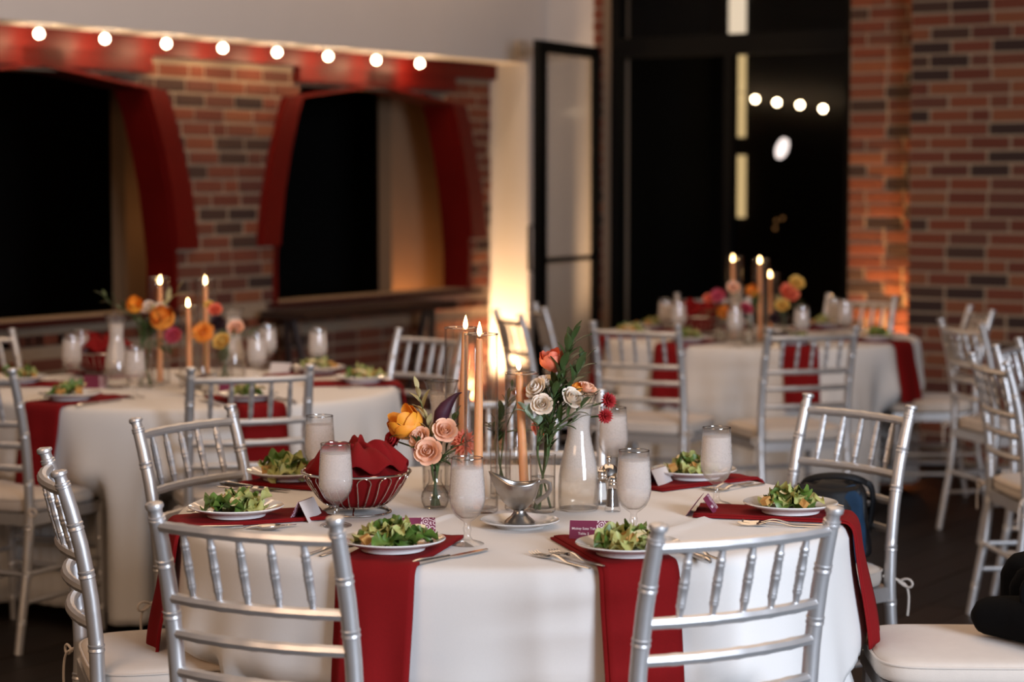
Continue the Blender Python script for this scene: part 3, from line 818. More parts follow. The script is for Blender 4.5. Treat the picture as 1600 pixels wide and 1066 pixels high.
table(T3, 'round table at left rear, hidden under its white cloth')
TH0 = math.radians(-14)
def square_hem(a):
    c = max(abs(math.cos(a - TH0)), abs(math.sin(a - TH0)))
    return min(0.70, 1.05 / c - RT)
cr = []
for (p, q) in (((575, 847), (715, 803)), ((1015, 840), (1150, 793))):
    P, Q = on_plane(*p, TOP), on_plane(*q, TOP)
    cr.append((Vector((P.x, P.y)), Vector((Q.x, Q.y)), 0.006))
cloth(1, T1, 'square white cloth over the nearest round table with hanging corners', square_hem, 1.3, cr, fold=.042)
cloth(1, T1, 'floor-length white underskirt showing below the nearest table cloth', lambda a: 0.70, 2.2, name='table_skirt', top=False, r0=RT - 0.055, zt=TOP - .03, cat='table skirt')
cloth(2, T2, 'white floor-length cloth on the table by the dark window', lambda a: 0.715, 4.1, fold=.062)
cloth(3, T3, 'white floor-length cloth on the left rear table', lambda a: 0.715, 5.4, fold=.062)

# ------------------------------------------------------------------ place settings
def seat_frame(centre, deg, r):
    a = math.radians(deg); out = Vector((math.sin(a), -math.cos(a)))
    right = Vector((math.cos(a), math.sin(a)))               # right hand of the sitter, who looks inwards
    return centre + out * r, out, right
def napkin(centre, deg, label, width=0.165, inner=0.40, hang=0.27, twist=0.0, shift=0.0, group=None):
    c, out, right = seat_frame(centre, deg, 0)
    base = thing('napkin', label, 'napkin', (centre.x, centre.y, TOP), group=group)
    d = Vector((out.x, out.y, 0)); s = Vector((right.x, right.y, 0)); up = Vector((0, 0, 1))
    edge = RT + 0.012
    path = [(inner + (edge - 0.02 - inner) * k / 10, 0.0035) for k in range(11)] + [(edge - .010, .002), (edge - .002, -.004), (edge + .004, -.014)] + [(edge + .006 + .014 * k / 12 + .028 * smoothstep(0, 1, k / 12), -.014 - (hang - .014) * k / 12) for k in range(1, 13)]
    def fn(layer):
        def f(u, v):
            i = v * (len(path) - 1); k = min(int(i), len(path) - 2); t = i - k
            r = path[k][0] + (path[k + 1][0] - path[k][0]) * t; z = path[k][1] + (path[k + 1][1] - path[k][1]) * t
            x = (u - .5) * width * (1 - .05 * layer) + shift + twist * (r - .6)
            bend = (RT - math.sqrt(max(0, RT * RT - x * x)))
            onhang = smoothstep(.0, .03, -z + .004)
            r2 = r - bend * (1.0 if v > .36 else v / .36)
            wav = .006 * math.sin(9 * u + 3 * deg) * onhang * smoothstep(0.02, .25, -z)
            return d * (r2 + wav + .003 * layer * onhang) + s * (x + .004 * layer) + up * (z + .0035 * layer * (1 - onhang) + .0012 * math.sin(14 * u + 5 * v))
        return f
    MB().grid(fn(0), 13, 48).build('lower_fold', 'napkin', base, smooth=70, solid=.004, offset=0)
    MB().grid(fn(1), 13, 48).build('upper_fold', 'napkin', base, smooth=70, solid=.003, offset=0)
    return base
PLATE_PROF = [(0, .004), (.055, .004), (.058, 0), (.064, 0), (.066, .005), (.088, .014), (.104, .020), (.1055, .0215), (.104, .0235), (.088, .0185), (.068, .0105), (.062, .0085), (0, .0085)]
plate_me = MB().lathe(PLATE_PROF, 48).mesh('salad_plate', 'china', smooth=40)
def leaf_blade(seed, L=0.06, W=0.035, curl=0.02, ruff=0.008):
    r = random.Random(seed); p1, p2, p3 = r.uniform(0, 6), r.uniform(0, 6), r.uniform(.6, 1.4)
    def f(u, v):
        w = W * (math.sin(math.pi * (0.08 + .86 * v)) ** .7) * (1 + .12 * math.sin(16 * v + p1))
        x = (u - .5) * 2 * w * .5; s = abs(u - .5) * 2
        z = curl * math.sin(math.pi * v * p3) + .5 * curl * s * s + ruff * s * math.sin(15 * v + p2 + (3 if u > .5 else 0)) - .003 * (1 - s)
        return (x, (v - .5) * L, z)
    return MB().grid(f, 7, 14)
LEAVES = [leaf_blade(i, .054 + .008 * (i % 3), .040 + .006 * (i % 2), .010 + .004 * (i % 3), .0075) for i in range(6)]
leaf_pale = [m.mesh('lettuce_leaf', 'lettuce', 80) for m in LEAVES]
leaf_green = [m.mesh('lettuce_leaf', 'romaine', 80) for m in LEAVES]
crouton_me = MB()
_r = random.Random(5)
crouton_me.add([(x * .008 * _r.uniform(.8, 1.2), y * .008 * _r.uniform(.8, 1.2), z * .007 * _r.uniform(.8, 1.2)) for z in (-1, 1) for y in (-1, 1) for x in (-1, 1)], [(0, 2, 3, 1), (4, 5, 7, 6), (0, 1, 5, 4), (2, 6, 7, 3), (0, 4, 6, 2), (1, 3, 7, 5)])
crouton_me = crouton_me.mesh('crouton', 'crouton', 0)
shaving_me = MB().grid(lambda u, v: ((u - .5) * .045, (v - .5) * .022, .006 * math.sin(3.4 * u) + .003 * math.sin(5 * v + 2 * u)), 7, 4).mesh('cheese_shaving', 'cheese', 80)
def salad(p, seed, label, group, n=15, tall=1.0):
    t = thing('salad', label, 'salad', (p.x, p.y, p.z), group=group)
    r = random.Random(seed)
    for i in range(n):
        a = r.uniform(0, 6.28); rad = .060 * math.sqrt(r.random()) * (.9 if i < n * .6 else .55)
        z = (.014 if i < n * .6 else .027) * tall + r.uniform(-.002, .006)
        me = (leaf_green if r.random() < .38 else leaf_pale)[r.randrange(6)]
        o = place_mesh('lettuce_leaf', me, t, (rad * math.cos(a), rad * math.sin(a), z), (r.uniform(-.55, .55), r.uniform(-.6, .6), r.uniform(0, 6.28)), (r.uniform(.85, 1.2),) * 3)
    for i in range(4):
        a = r.uniform(0, 6.28); rad = r.uniform(.02, .072)
        place_mesh('crouton', crouton_me, t, (rad * math.cos(a), rad * math.sin(a), .028 * tall - .22 * rad + .012), (r.uniform(0, 3), r.uniform(0, 3), r.uniform(0, 3)), (r.uniform(.9, 1.3),) * 3)
    for i in range(3):
        a = r.uniform(0, 6.28); rad = r.uniform(0, .045)
        place_mesh('cheese_shaving', shaving_me, t, (rad * math.cos(a), rad * math.sin(a), .040 * tall), (r.uniform(-.4, .4), r.uniform(-.4, .4), r.uniform(0, 6.28)))
    return t
def plate(p, label, group):
    o = place_mesh('salad_plate', plate_me, None, p)
    return tag(o, label, 'plate', group)
# cutlery, drawn along +y with the working end at +y
def flat(outline, z0, z1): return MB().prism(outline, z0, z1, 'xy')
def fork_tree(L, label):
    t = thing('fork', label, 'fork')
    y0 = -L / 2 + L * .66
    MB().tube([(0, -L / 2 + L * .66 * v, .0024 + .009 * smoothstep(.55, .95, v)) for v in (k / 12 for k in range(13))], [.0012, .0020, .0022, .0021, .0020, .0019, .0018, .0017, .0017, .0016, .0016, .0016, .0016], 10, sx=2.8).build('handle', 'steel', t)
    MB().tube([(0, y0 - .004 + .034 * v, .0115 - .008 * smoothstep(0, 1, v)) for v in (k / 6 for k in range(7))], [.0016] * 7, 10, sx=3.2).build('neck', 'steel', t)
    MB().prism([(-.0045, y0 + .008), (.0045, y0 + .008), (.0118, y0 + .020), (.0122, y0 + .032), (-.0122, y0 + .032), (-.0118, y0 + .020)], .0032, .0056, 'xy').build('shoulder', 'steel', t, smooth=0)
    for k in range(4):
        x = (k - 1.5) * .0066
        MB().tube([(x, y0 + .028, .0045), (x, y0 + .045, .0030), (x, y0 + .060, .0045), (x, L / 2 + .004, .0085)], [.0019, .0019, .0017, .0010], 6).build('tine', 'steel', t)
    return t
def knife_tree(L, label):
    t = thing('knife', label, 'knife')
    MB().tube([(0, -L / 2 + L * .48 * k / 8, .005) for k in range(9)], [.0035, .0068, .0072, .0066, .006, .0055, .0052, .005, .0044], 10).build('handle', 'steel', t)
    MB().prism([(-.004, -.02 * L), (.004, -.02 * L), (.0085, .06 * L), (.009, .35 * L), (.004, .48 * L), (-.005, .5 * L), (-.0055, .2 * L)], .0035, .0055, 'xy').build('blade', 'steel', t, smooth=0)
    return t
def spoon_tree(L, label):
    t = thing('spoon', label, 'spoon')
    MB().tube([(0, -L / 2 + L * .7 * v, .0024 + .009 * smoothstep(.5, .95, v)) for v in (k / 12 for k in range(13))], [.0012, .0020, .0022, .0021, .0020, .0019, .0018, .0017, .0017, .0016, .0016, .0016, .0016], 10, sx=2.8).build('handle', 'steel', t)
    b = MB().lathe([(0, .001), (.009, .0025), (.015, .006), (.0185, .0115)], 20, shape=lambda a, r: (r * math.cos(a), r * 1.5 * math.sin(a)))
    b.build('bowl', 'steel', t, smooth=60, solid=.0014, loc=(0, L * .2 + .022, 0))
    return t
PROTO = {}
def lay(kind, p, direction, label, group, L):
    key = (kind, L)
    if key not in PROTO:
        o = {'fork': fork_tree, 'knife': knife_tree, 'spoon': spoon_tree}[kind](L, label); PROTO[key] = o
    else: o = copy_tree(PROTO[key])
    o.location = p; o.rotation_euler = (0, 0, math.atan2(direction.y, direction.x) - math.pi / 2)
    return tag(o, label, kind, group)
def v3(p, z=TOP): return Vector((p.x, p.y, z))

# iced water goblets
GOB = [(0, .0), (.034, .0), (.0345, .0022), (.030, .0045), (.012, .010), (.0075, .016), (.0065, .024), (.0085, .030), (.0085, .034), (.0065, .040), (.0075, .047), (.016, .053), (.026, .062), (.0335, .076), (.0368, .092), (.0368, .108), (.0352, .135), (.0335, .160), (.0325, .179), (.0316, .179), (.0325, .160), (.0342, .135), (.0358, .108), (.0357, .092), (.0325, .078), (.025, .0645), (.014, .0555), (0, .053)]
WAT = [(0, .0545), (.0138, .0565), (.0245, .0655), (.0318, .079), (.0349, .0925), (.0350, .108), (.0335, .134), (.0322, .152), (.0318, .158), (0, .158)]
RIM = [(.0316, .1775), (.0328, .1775), (.0331, .179), (.0322, .1802), (.0314, .179)]
def goblet_tree():
    t = thing('water_goblet', 'x', 'glass')
    MB().lathe(GOB[:10], 28).build('foot', 'glass', t, smooth=60)
    MB().lathe(GOB[9:], 28).build('bowl', 'goblet', t, smooth=60)
    MB().lathe(WAT, 28).build('water', 'icewater', t, smooth=60)
    MB().lathe(RIM + RIM[:1], 28).build('rim', 'rimglass', t, smooth=60)
    return t
GOBLET = goblet_tree(); gob_first = [True]
def goblet(p, label, group):
    if gob_first[0]: o = GOBLET; gob_first[0] = False
    else: o = copy_tree(GOBLET)
    o.location = p; return tag(o, label, 'glass', group)

# place cards: folded tents with a burgundy front
def lace_material():
    m, nt, out = newmat('burgundy_lace_print')
    p = nt.nodes.new('ShaderNodeBsdfPrincipled'); nt.links.new(p.outputs[0], out.inputs[0])
    tc = nt.nodes.new('ShaderNodeTexCoord'); vo = nt.nodes.new('ShaderNodeTexVoronoi'); vo.inputs['Scale'].default_value = 95
    nt.links.new(tc.outputs['Object'], vo.inputs['Vector'])
    sn = nt.nodes.new('ShaderNodeMath'); sn.operation = 'MULTIPLY'; sn.inputs[1].default_value = 16; nt.links.new(vo.outputs['Distance'], sn.inputs[0])
    s2 = nt.nodes.new('ShaderNodeMath'); s2.operation = 'SINE'; nt.links.new(sn.outputs[0], s2.inputs[0])
    gt = nt.nodes.new('ShaderNodeMath'); gt.operation = 'GREATER_THAN'; gt.inputs[1].default_value = 0.35; nt.links.new(s2.outputs[0], gt.inputs[0])
    sp = nt.nodes.new('ShaderNodeSeparateXYZ'); nt.links.new(tc.outputs['Object'], sp.inputs[0])
    nz = nt.nodes.new('ShaderNodeTexNoise'); nz.inputs['Scale'].default_value = 70; nt.links.new(tc.outputs['Object'], nz.inputs['Vector'])
    ad = nt.nodes.new('ShaderNodeMath'); ad.operation = 'MULTIPLY_ADD'; ad.inputs[1].default_value = 0.012; nt.links.new(nz.outputs['Fac'], ad.inputs[0]); nt.links.new(sp.outputs['X'], ad.inputs[2])
    g2 = nt.nodes.new('ShaderNodeMath'); g2.operation = 'GREATER_THAN'; g2.inputs[1].default_value = 0.020; nt.links.new(ad.outputs[0], g2.inputs[0])
    mu = nt.nodes.new('ShaderNodeMath'); mu.operation = 'MULTIPLY'; nt.links.new(gt.outputs[0], mu.inputs[0]); nt.links.new(g2.outputs[0], mu.inputs[1])
    mx = nt.nodes.new('ShaderNodeMix'); mx.data_type = 'RGBA'; nt.links.new(mu.outputs[0], mx.inputs[0])
    mx.inputs[6].default_value = (0.17, 0.012, 0.05, 1); mx.inputs[7].default_value = (0.72, 0.58, 0.60, 1)
    nt.links.new(mx.outputs[2], p.inputs['Base Color']); p.inputs['Roughness'].default_value = 0.7
    return m
M['lace'] = lace_material()
CW, CHH, CD = 0.086, 0.047, 0.024
card_front = MB().slab(-CW / 2, CW / 2, -.0004, .0004, 0, CHH * 1.06).mesh('card_front', 'lace', 0)
card_back = MB().slab(-CW / 2, CW / 2, -.0004, .0004, 0, CHH * 1.06).mesh('card_back', 'card', 0)
card_backp = MB().slab(-CW / 2, CW / 2, -.0004, .0004, 0, CHH * 1.06).mesh('card_back', 'burgundy', 0)
def text_mesh(s, size):
    cu = bpy.data.curves.new('lettering', 'FONT'); cu.body = s; cu.size = size; cu.align_x = 'CENTER'; cu.extrude = 0.0002; cu.resolution_u = 3; cu.offset = size * 0.012
    o = bpy.data.objects.new('lettering', cu); COL.objects.link(o)
    dg = bpy.context.evaluated_depsgraph_get()
    me = bpy.data.meshes.new_from_object(o.evaluated_get(dg))
    bpy.data.objects.remove(o); bpy.data.curves.remove(cu)
    me.materials.clear(); me.materials.append(M['ink']); me.name = 'lettering'
    return me
def place_card(p, front_dir, label, lines=(), group=None, back='card', CD=CD):
    """front_dir: where the printed face looks"""
    t = thing('place_card', label, 'place card', p, math.atan2(front_dir.y, front_dir.x) + math.pi / 2, group)
    lean = math.atan2(CD / 1.0, CHH)
    f = place_mesh('front_panel', card_front, t, (0, -CD, 0), (-lean, 0, 0))
    place_mesh('rear_panel', card_back if back == 'card' else card_backp, t, (0, CD, 0), (lean, 0, 0))
    for (s, size, x, z) in lines:
        place_mesh('lettering', text_mesh(s, size), f, (x, -.0007, z), (math.pi / 2, 0, 0))
    return t

WHERE1 = {-21.6: ('near-left', .645, 31), 19.6: ('near-right', .685, 32), -74: ('left-hand', .63, 33), 79: ('right-hand', .63, 34), -126: ('rear-left', .68, 35), 133: ('rear-right', .617, 36)}
for deg, (wh, r, seed) in WHERE1.items():
    c, out, right = seat_frame(T1, deg, r)
    place = '%s place of the nearest table' % wh
    napkin(T1, deg, 'red folded napkin under the plate at the ' + place, inner=.43 if wh != 'right-hand' else .42, group='red napkins on the nearest table', twist=.12 if 'left' in wh else -.08)
    pz = TOP + .0105
    plate(v3(c, pz), 'round white plate under a salad at the ' + place, 'salad plates on the nearest table')
    salad(v3(c, pz), seed, 'leafy green salad with croutons at the ' + place, 'salads on the nearest table', n=20)
    i = -out
    if wh in ('near-right',):
        lay('fork', v3(c - right * .140 - out * .005, TOP), (i - right * .25).normalized(), 'outer fork left of the salad at the ' + place, 'cutlery on the nearest table', .19)
        lay('fork', v3(c - right * .108 - out * (-.005), TOP + .004), (i - right * .22).normalized(), 'inner fork beside the salad at the ' + place, 'cutlery on the nearest table', .175)
    else:
        lay('fork', v3(c - right * .150 - out * .005, TOP), i, 'outer fork left of the salad at the ' + place, 'cutlery on the nearest table', .19)
        lay('fork', v3(c - right * .120 - out * .005, TOP), i, 'inner fork beside the salad at the ' + place, 'cutlery on the nearest table', .175)
    lay('knife', v3(c + right * .125 + out * .000, TOP), (i + right * (.35 if wh == 'near-left' else 0)).normalized(), 'steel knife right of the salad at the ' + place, 'cutlery on the nearest table', .225)
    if wh != 'near-left':
        lay('spoon', v3(c + right * .158 + out * .01, TOP), i, 'steel spoon outside the knife at the ' + place, 'cutlery on the nearest table', .17)
for px, py, lab in ((525, 822, 'iced water goblet in front of the bread basket'), (730, 851, 'iced water goblet standing just left of the gravy boat'), (990, 836, 'iced water goblet behind the lettered burgundy place card'),
                    (1119, 789, 'iced water goblet between the two right-hand salads'), (500, 765, 'iced water goblet half hidden behind the bread basket'), (958, 748, 'iced water goblet behind the chrome-lidded jar and red dahlias')):
    goblet(on_plane(px, py, TOP), lab, 'water goblets on the nearest table')
S1 = {w: seat_frame(T1, d, r) for d, (w, r, _) in WHERE1.items()}
def toward(px, py, wh): 
    p = on_plane(px, py, TOP); return p, S1[wh][1]
p, d = toward(648, 842, 'near-left')
place_card(p, Vector((.06, -1)), 'burgundy lace-edged name card behind the near-left salad', [('Gorhan', .0135, -.004, .016), ('Table 2', .009, -.004, .005)], 'name cards on the nearest table')
p, d = toward(923, 847, 'near-right')
place_card(p, Vector((-.13, -1)), 'burgundy lace-edged name card behind the near-right salad', [('Mickey Soto Tish', .0071, -.0135, .030), ('Table 2', .0075, -.0135, .019), ('C', .0075, -.0135, .008)], 'name cards on the nearest table')
p = on_plane(478, 812, TOP); place_card(p, Vector((-.85, .25)), 'pale reverse of a tented name card beside the left salad', (), 'name cards on the nearest table')
p = on_plane(1099, 803, TOP); place_card(p, Vector((.975, -.22)), 'small burgundy tent card seen end-on near the right salad', [('Table 2', .009, -.012, .02)], 'name cards on the nearest table', back='burgundy', CD=.034)
p = on_plane(1028, 760, TOP); place_card(p, Vector((-.75, .4)), 'burgundy tent card beside the rear-right salad, behind a goblet', (), 'name cards on the nearest table')

# settings of the two tables further back
GT = {2: ('the window table', T2, [-83, -38, 7, 52, 142, 187, -128]), 3: ('the left rear table', T3, [-30, 27, 96, 137, -95, -140])}
NM = {2: {-83: 'left-hand', -38: 'front-left', 7: 'front-middle', 52: 'front-right', 142: 'rear-right', 187: 'rear', -128: 'rear-left'},
      3: {-30: 'front-left', 27: 'front-right', 96: 'right-hand', 137: 'rear-right', -95: 'left-hand', -140: 'rear-left'}}
for k, (tn, tc, angs) in GT.items():
    for n_, deg in enumerate(angs):
        place = '%s place of %s' % (NM[k][deg], tn)
        c, out, right = seat_frame(tc, deg, .63)
        napkin(tc, deg, 'red folded napkin hanging from the ' + place, group='red napkins on ' + tn, inner=.42)
        plate(v3(c, TOP + .0105), 'white salad plate at the ' + place, 'salad plates on ' + tn)
        salad(v3(c, TOP + .0105), 50 + 10 * k + n_, 'green salad on the plate at the ' + place, 'salads on ' + tn, n=11)
        if k == 3 and deg in (-30, 27, 96, -95):
            lay('knife', v3(c + right * .13, TOP), -out, 'steel knife at the ' + place, 'cutlery on ' + tn, .225)
            lay('fork', v3(c - right * .13, TOP), -out, 'steel fork at the ' + place, 'cutlery on ' + tn, .19)
def on_table(px, py, tc, rmax=.70):
    p = on_plane(px, py, TOP); d = Vector((p.x, p.y)) - tc
    if d.length > rmax: d = d * (rmax / d.length)
    return Vector((tc.x + d.x, tc.y + d.y, TOP))
for px, py, lab in ((113, 600, 'iced water goblet left of the carafe on the left rear table'), (126, 590, 'iced water goblet tucked behind another at far left of left rear table'), (211, 622, 'iced water goblet in front of the bouquet on left rear table'),
                    (401, 597, 'nearer goblet of the pair right of the bouquet, left rear table'), (424, 577, 'farther goblet of the pair right of the bouquet, left rear table'), (497, 585, 'lone goblet at the right side of the left rear table')):
    goblet(on_table(px, py, T3), lab, 'water goblets on the left rear table')
for px, py, lab in ((1040, 525, 'leftmost goblet on the window table'), (1060, 530, 'second goblet from the left on the window table'), (1141, 545, 'goblet in front of the candles on the window table'),
                    (1252, 540, 'goblet right of the dark dahlia on the window table'), (1303, 524, 'left one of the paired goblets at right of window table'), (1320, 528, 'right one of the paired goblets at right of window table')):
    goblet(on_table(px, py, T2), lab, 'water goblets on the window table')
p = on_table(150, 606, T3); place_card(p, Vector((0, -1)), 'burgundy name card behind the front-left salad of left rear table', (), 'name cards on the left rear table')
p = on_table(440, 585, T3); place_card(p, Vector((.4, 1)), 'pale pink reverse of a card right of the bouquet, left rear table', (), 'name cards on the left rear table')
p = on_table(362, 612, T3); place_card(p, Vector((0, -1)), 'burgundy name card seen through a chair back on left rear table', (), 'name cards on the left rear table')

# ------------------------------------------------------------------ centrepieces
def glass_cylinder(p, h, label, group, r=.038):
    t = thing('glass_cylinder', label, 'candle holder', p, group=group)
    MB().lathe([(0, .0), (r - .004, 0), (r, .004), (r, h), (r - .0025, h), (r - .0025, .010), (0, .008)], 36).build('wall', 'glass', t, smooth=50)
    MB().lathe([(r - .003, h - .001), (r - .0008, h - .0015), (r + .0006, h), (r - .0010, h + .0015), (r - .003, h - .001)], 36).build('rim', 'rimglass', t, smooth=60)
    return t
def taper_candle(p, top, label, group, r0=.0110, r1=.0078, flame_h=.034, lean=0.0):
    """p: foot of the candle; top: world position of the wax top"""
    v = Vector(top) - Vector(p); h = v.length
    t = thing('taper_candle', label, 'candle', p, group=group)
    t.rotation_euler = v.to_track_quat('Z', 'Y').to_euler()
    MB().lathe([(0, 0), (r0, 0), (r0, h * .1), ((r0 + r1) / 2, h * .6), (r1, h - .006), (r1 * .8, h - .001), (r1 * .4, h - .003), (0, h - .003)], 20).build('wax', 'wax', t, smooth=50)
    MB().tube([(0, 0, h - .004), (.0006, 0, h + .004), (.0016, 0, h + .010)], .0009, 6).build('wick', 'wick', t)
    f = MB().lathe([(0, 0), (.0030, .003), (.0052, .008), (.0056, .012), (.0046, .019), (.0027, .027), (.0010, .033), (0, .036)], 14)
    f.v = [(x + lean * (z / .036) ** 2, y, z * flame_h / .036) for x, y, z in f.v]
    f.build('flame', 'flame', t, smooth=60, loc=(.0008, 0, h + .004))
    return t
def candle_set(foot, top, rim_py, names, group, foot_off=(0, 0), r=.038):
    """foot/top: pixels of cylinder foot and of the candle tip; rim_py: row of the cylinder rim"""
    p = on_plane(foot[0], foot[1], TOP)
    h = at_depth(foot[0], rim_py, p.y).z - TOP
    glass_cylinder(p, h, names[0], group[0], r)
    tp = at_depth(top[0], top[1], p.y)
    taper_candle(p + Vector((foot_off[0], foot_off[1], .0085)), tp, names[1], group[1], lean=.004)
g1 = ('glass cylinders on the nearest table', 'taper candles on the nearest table')
candle_set((720, 777), (727, 518), 512, ('rear tall clear glass cylinder beside the calla lily', 'peach taper candle in the rear tall cylinder, flame leaning left'), g1)
candle_set((752, 800), (749, 529), 522, ('front tall clear glass cylinder left of the gravy boat', 'peach taper candle in the front tall cylinder, nearest its middle'), g1, foot_off=(-.008, 0))
candle_set((815, 797), (811, 582), 583, ('short clear glass cylinder behind the gravy boat', 'short peach taper candle behind the gravy boat'), g1, foot_off=(.008, -.005))
g3 = ('glass cylinders on the left rear table', 'taper candles on the left rear table')
candle_set((250, 600), (250, 446), 434, ('left glass cylinder on the left rear table', 'left burning candle among the flowers of left rear table'), g3)
candle_set((297, 605), (294, 482), 478, ('short middle glass cylinder on the left rear table', 'short middle candle among the flowers of left rear table'), g3)
candle_set((323, 593), (321, 446), 437, ('right glass cylinder on the left rear table', 'right burning candle against the brick of left rear table'), g3)
g2 = ('glass cylinders on the window table', 'taper candles on the window table')
candle_set((1147, 530), (1145, 410), 402, ('left glass cylinder on the window table', 'left burning candle against the black window'), g2)
candle_set((1188, 534), (1187, 413), 405, ('middle glass cylinder on the window table', 'tall middle burning candle against the black window'), g2)
candle_set((1204, 527), (1203, 435), 428, ('right short glass cylinder on the window table', 'right shorter candle against the black window'), g2)

def bulb_vase(p, label, group, s=1.0):
    t = thing('bud_vase', label, 'vase', p, group=group)
    pr = [(0, 0), (.020, 0), (.026, .004), (.031, .015), (.0325, .026), (.030, .038), (.021, .052), (.0155, .062), (.0150, .080), (.0165, .088)]
    pr = [(r * s, z * s) for r, z in pr]
    MB().lathe(pr + [(r - .0014, z) for r, z in pr[::-1][:-2]] + [(0, .004)], 28).build('glass_body', 'glass', t, smooth=60)
    MB().lathe([(0, .0045)] + [(r - .0018, z) for r, z in pr[2:7]] + [(0, pr[6][1])], 28).build('water', 'water', t, smooth=60)
    return t, (Vector(p), .082 * s, .012 * s)
def tube_vase(p, label, group, r=.029, h=.13):
    t = thing('bud_vase', label, 'vase', p, group=group)
    MB().lathe([(0, 0), (r * .9, 0), (r, .004), (r * .97, h * .5), (r, h * .96), (r * 1.03, h), (r * .98, h), (r * .93, h * .5), (r * .93, .010), (0, .008)], 28).build('glass_body', 'glass', t, smooth=60)
    MB().lathe([(0, .0085), (r * .92, .0105), (r * .92, h * .62), (0, h * .62)], 28).build('water', 'water', t, smooth=60)
    return t, (Vector(p), h * .98, r * .8)

def petal(mb, phi, width, prof, twist=0.0, nu=5, nv=6, notch=0.0, wav=0.0):
    """a petal: prof(v) -> (radius, height); width in radians"""
    def f(u, v):
        w = width * (0.35 + .65 * math.sin(math.pi * min(.98, .12 + .80 * v)) ** .6)
        a = phi + (u - .5) * w + twist * v
        r, z = prof(v); e = (abs(u - .5) * 2) ** 2
        r2 = r * (1 - .06 * e); z2 = z - notch * e * v * v * .02 + wav * math.sin(7 * u + phi * 3) * v
        return (r2 * math.cos(a), r2 * math.sin(a), z2)
    mb.grid(f, nu, nv)
def rose_bloom(r, seed=0, open_=1.0):
    mb = MB(); rn = random.Random(seed)
    mb.lathe([(0, -.45 * r), (.28 * r, -.35 * r), (.22 * r, .05 * r), (.10 * r, .20 * r), (0, .22 * r)], 10)
    for ring, (n, rr, top, flare, wd) in enumerate(((2, .13, .50, -.02, 3.6), (3, .26, .53, .0, 2.6), (4, .45, .50, .04, 2.0), (5, .66, .40, .16 * open_, 1.7), (6, .80, .20, .30 * open_, 1.4))):
        off = rn.random() * 6
        for k in range(n):
            tp = top * rn.uniform(.9, 1.1); rk = rr * rn.uniform(.94, 1.06)
            def prof(v, rk=rk, tp=tp, flare=flare):
                b = math.sin(min(1, v * 1.35) * math.pi / 2)
                return (r * (.16 + (rk - .16) * b + flare * max(0, v - .62) / .38), r * (-.5 + (tp + .5) * v - .22 * max(0, flare) * max(0, v - .75) / .25))
            petal(mb, off + 2 * math.pi * k / n, wd, prof, wav=.02 * r)
    return mb
def dahlia_bloom(r, seed=0):
    mb = MB(); rn = random.Random(seed)
    mb.lathe([(0, -.25 * r), (.35 * r, -.15 * r), (.25 * r, .22 * r), (0, .3 * r)], 10)
    for ring, (n, el, L) in enumerate(((8, 74, .5), (12, 55, .72), (15, 34, .9), (16, 12, 1.0), (15, -12, .98), (12, -35, .85))):
        off = rn.random()
        for k in range(n):
            a = off + 2 * math.pi * k / n; e = math.radians(el + rn.uniform(-6, 6)); l = L * r * rn.uniform(.92, 1.05)
            d = Vector((math.cos(a) * math.cos(e), math.sin(a) * math.cos(e), math.sin(e)))
            s = Vector((-math.sin(a), math.cos(a), 0)); up = d.cross(s)
            w = .13 * r
            b = .15 * r
            vs = [d * b - s * w * .4, d * b + s * w * .4, d * l * .6 - s * w + up * .03 * r, d * l * .6 + up * -.03 * r, d * l * .6 + s * w + up * .03 * r, d * l + up * .02 * r]
            mb.add(vs, [(0, 1, 3), (0, 3, 2), (1, 4, 3), (2, 3, 5), (3, 4, 5)])
    return mb
def cup_bloom(r, seed=0):
    mb = MB(); rn = random.Random(seed)
    for n, rr, tp, off in ((3, .72, 1.0, 0), (4, .92, .85, .5), (4, 1.0, .62, 1.1)):
        for k in range(n):
            t2 = tp * rn.uniform(.88, 1.12)
            petal(mb, off + 2 * math.pi * k / n, 2.0, lambda v, rr=rr, t2=t2: (r * rr * (.18 + .82 * math.sin(min(1, v * 1.3) * math.pi / 2)) * (1 - .22 * max(0, v - .6)), r * (-.75 + (t2 + .75) * v)), nv=7, notch=14 * r, wav=.03 * r)
    return mb
def stem_path(vase, tip, d, rn):
    base, neck, nr = vase; a = rn.uniform(0, 6.28)
    foot = base + Vector((-math.cos(a) * nr * .9, -math.sin(a) * nr * .9, .008))
    nk = base + Vector((math.cos(a) * nr * .6, math.sin(a) * nr * .6, neck))
    L = (tip - nk).length
    up = [foot.lerp(nk, k / 4) for k in range(4)]
    return up + bez(nk, nk + Vector((0, 0, 1)) * L * .35 + (nk - foot) * .2, tip - d * L * .35, tip, 10)
leaf_long = MB().grid(lambda u, v: ((u - .5) * .36 * math.sin(math.pi * (.03 + .95 * v)) ** .85, v, .10 * math.sin(math.pi * v) + .25 * abs(u - .5) * .3), 5, 8)
leaf_round = MB().grid(lambda u, v: ((u - .5) * .62 * math.sin(math.pi * (.04 + .93 * v)) ** .7, v, .10 * math.sin(math.pi * v) + .3 * abs(u - .5) * .5), 5, 8)
LEAFM = {}
def leaf_mesh(kind, mat):
    if (kind, mat) not in LEAFM: LEAFM[(kind, mat)] = (leaf_long if kind == 'long' else leaf_round).mesh('leaf', mat, 60)
    return LEAFM[(kind, mat)]
FSEED = [100]
BL = {}
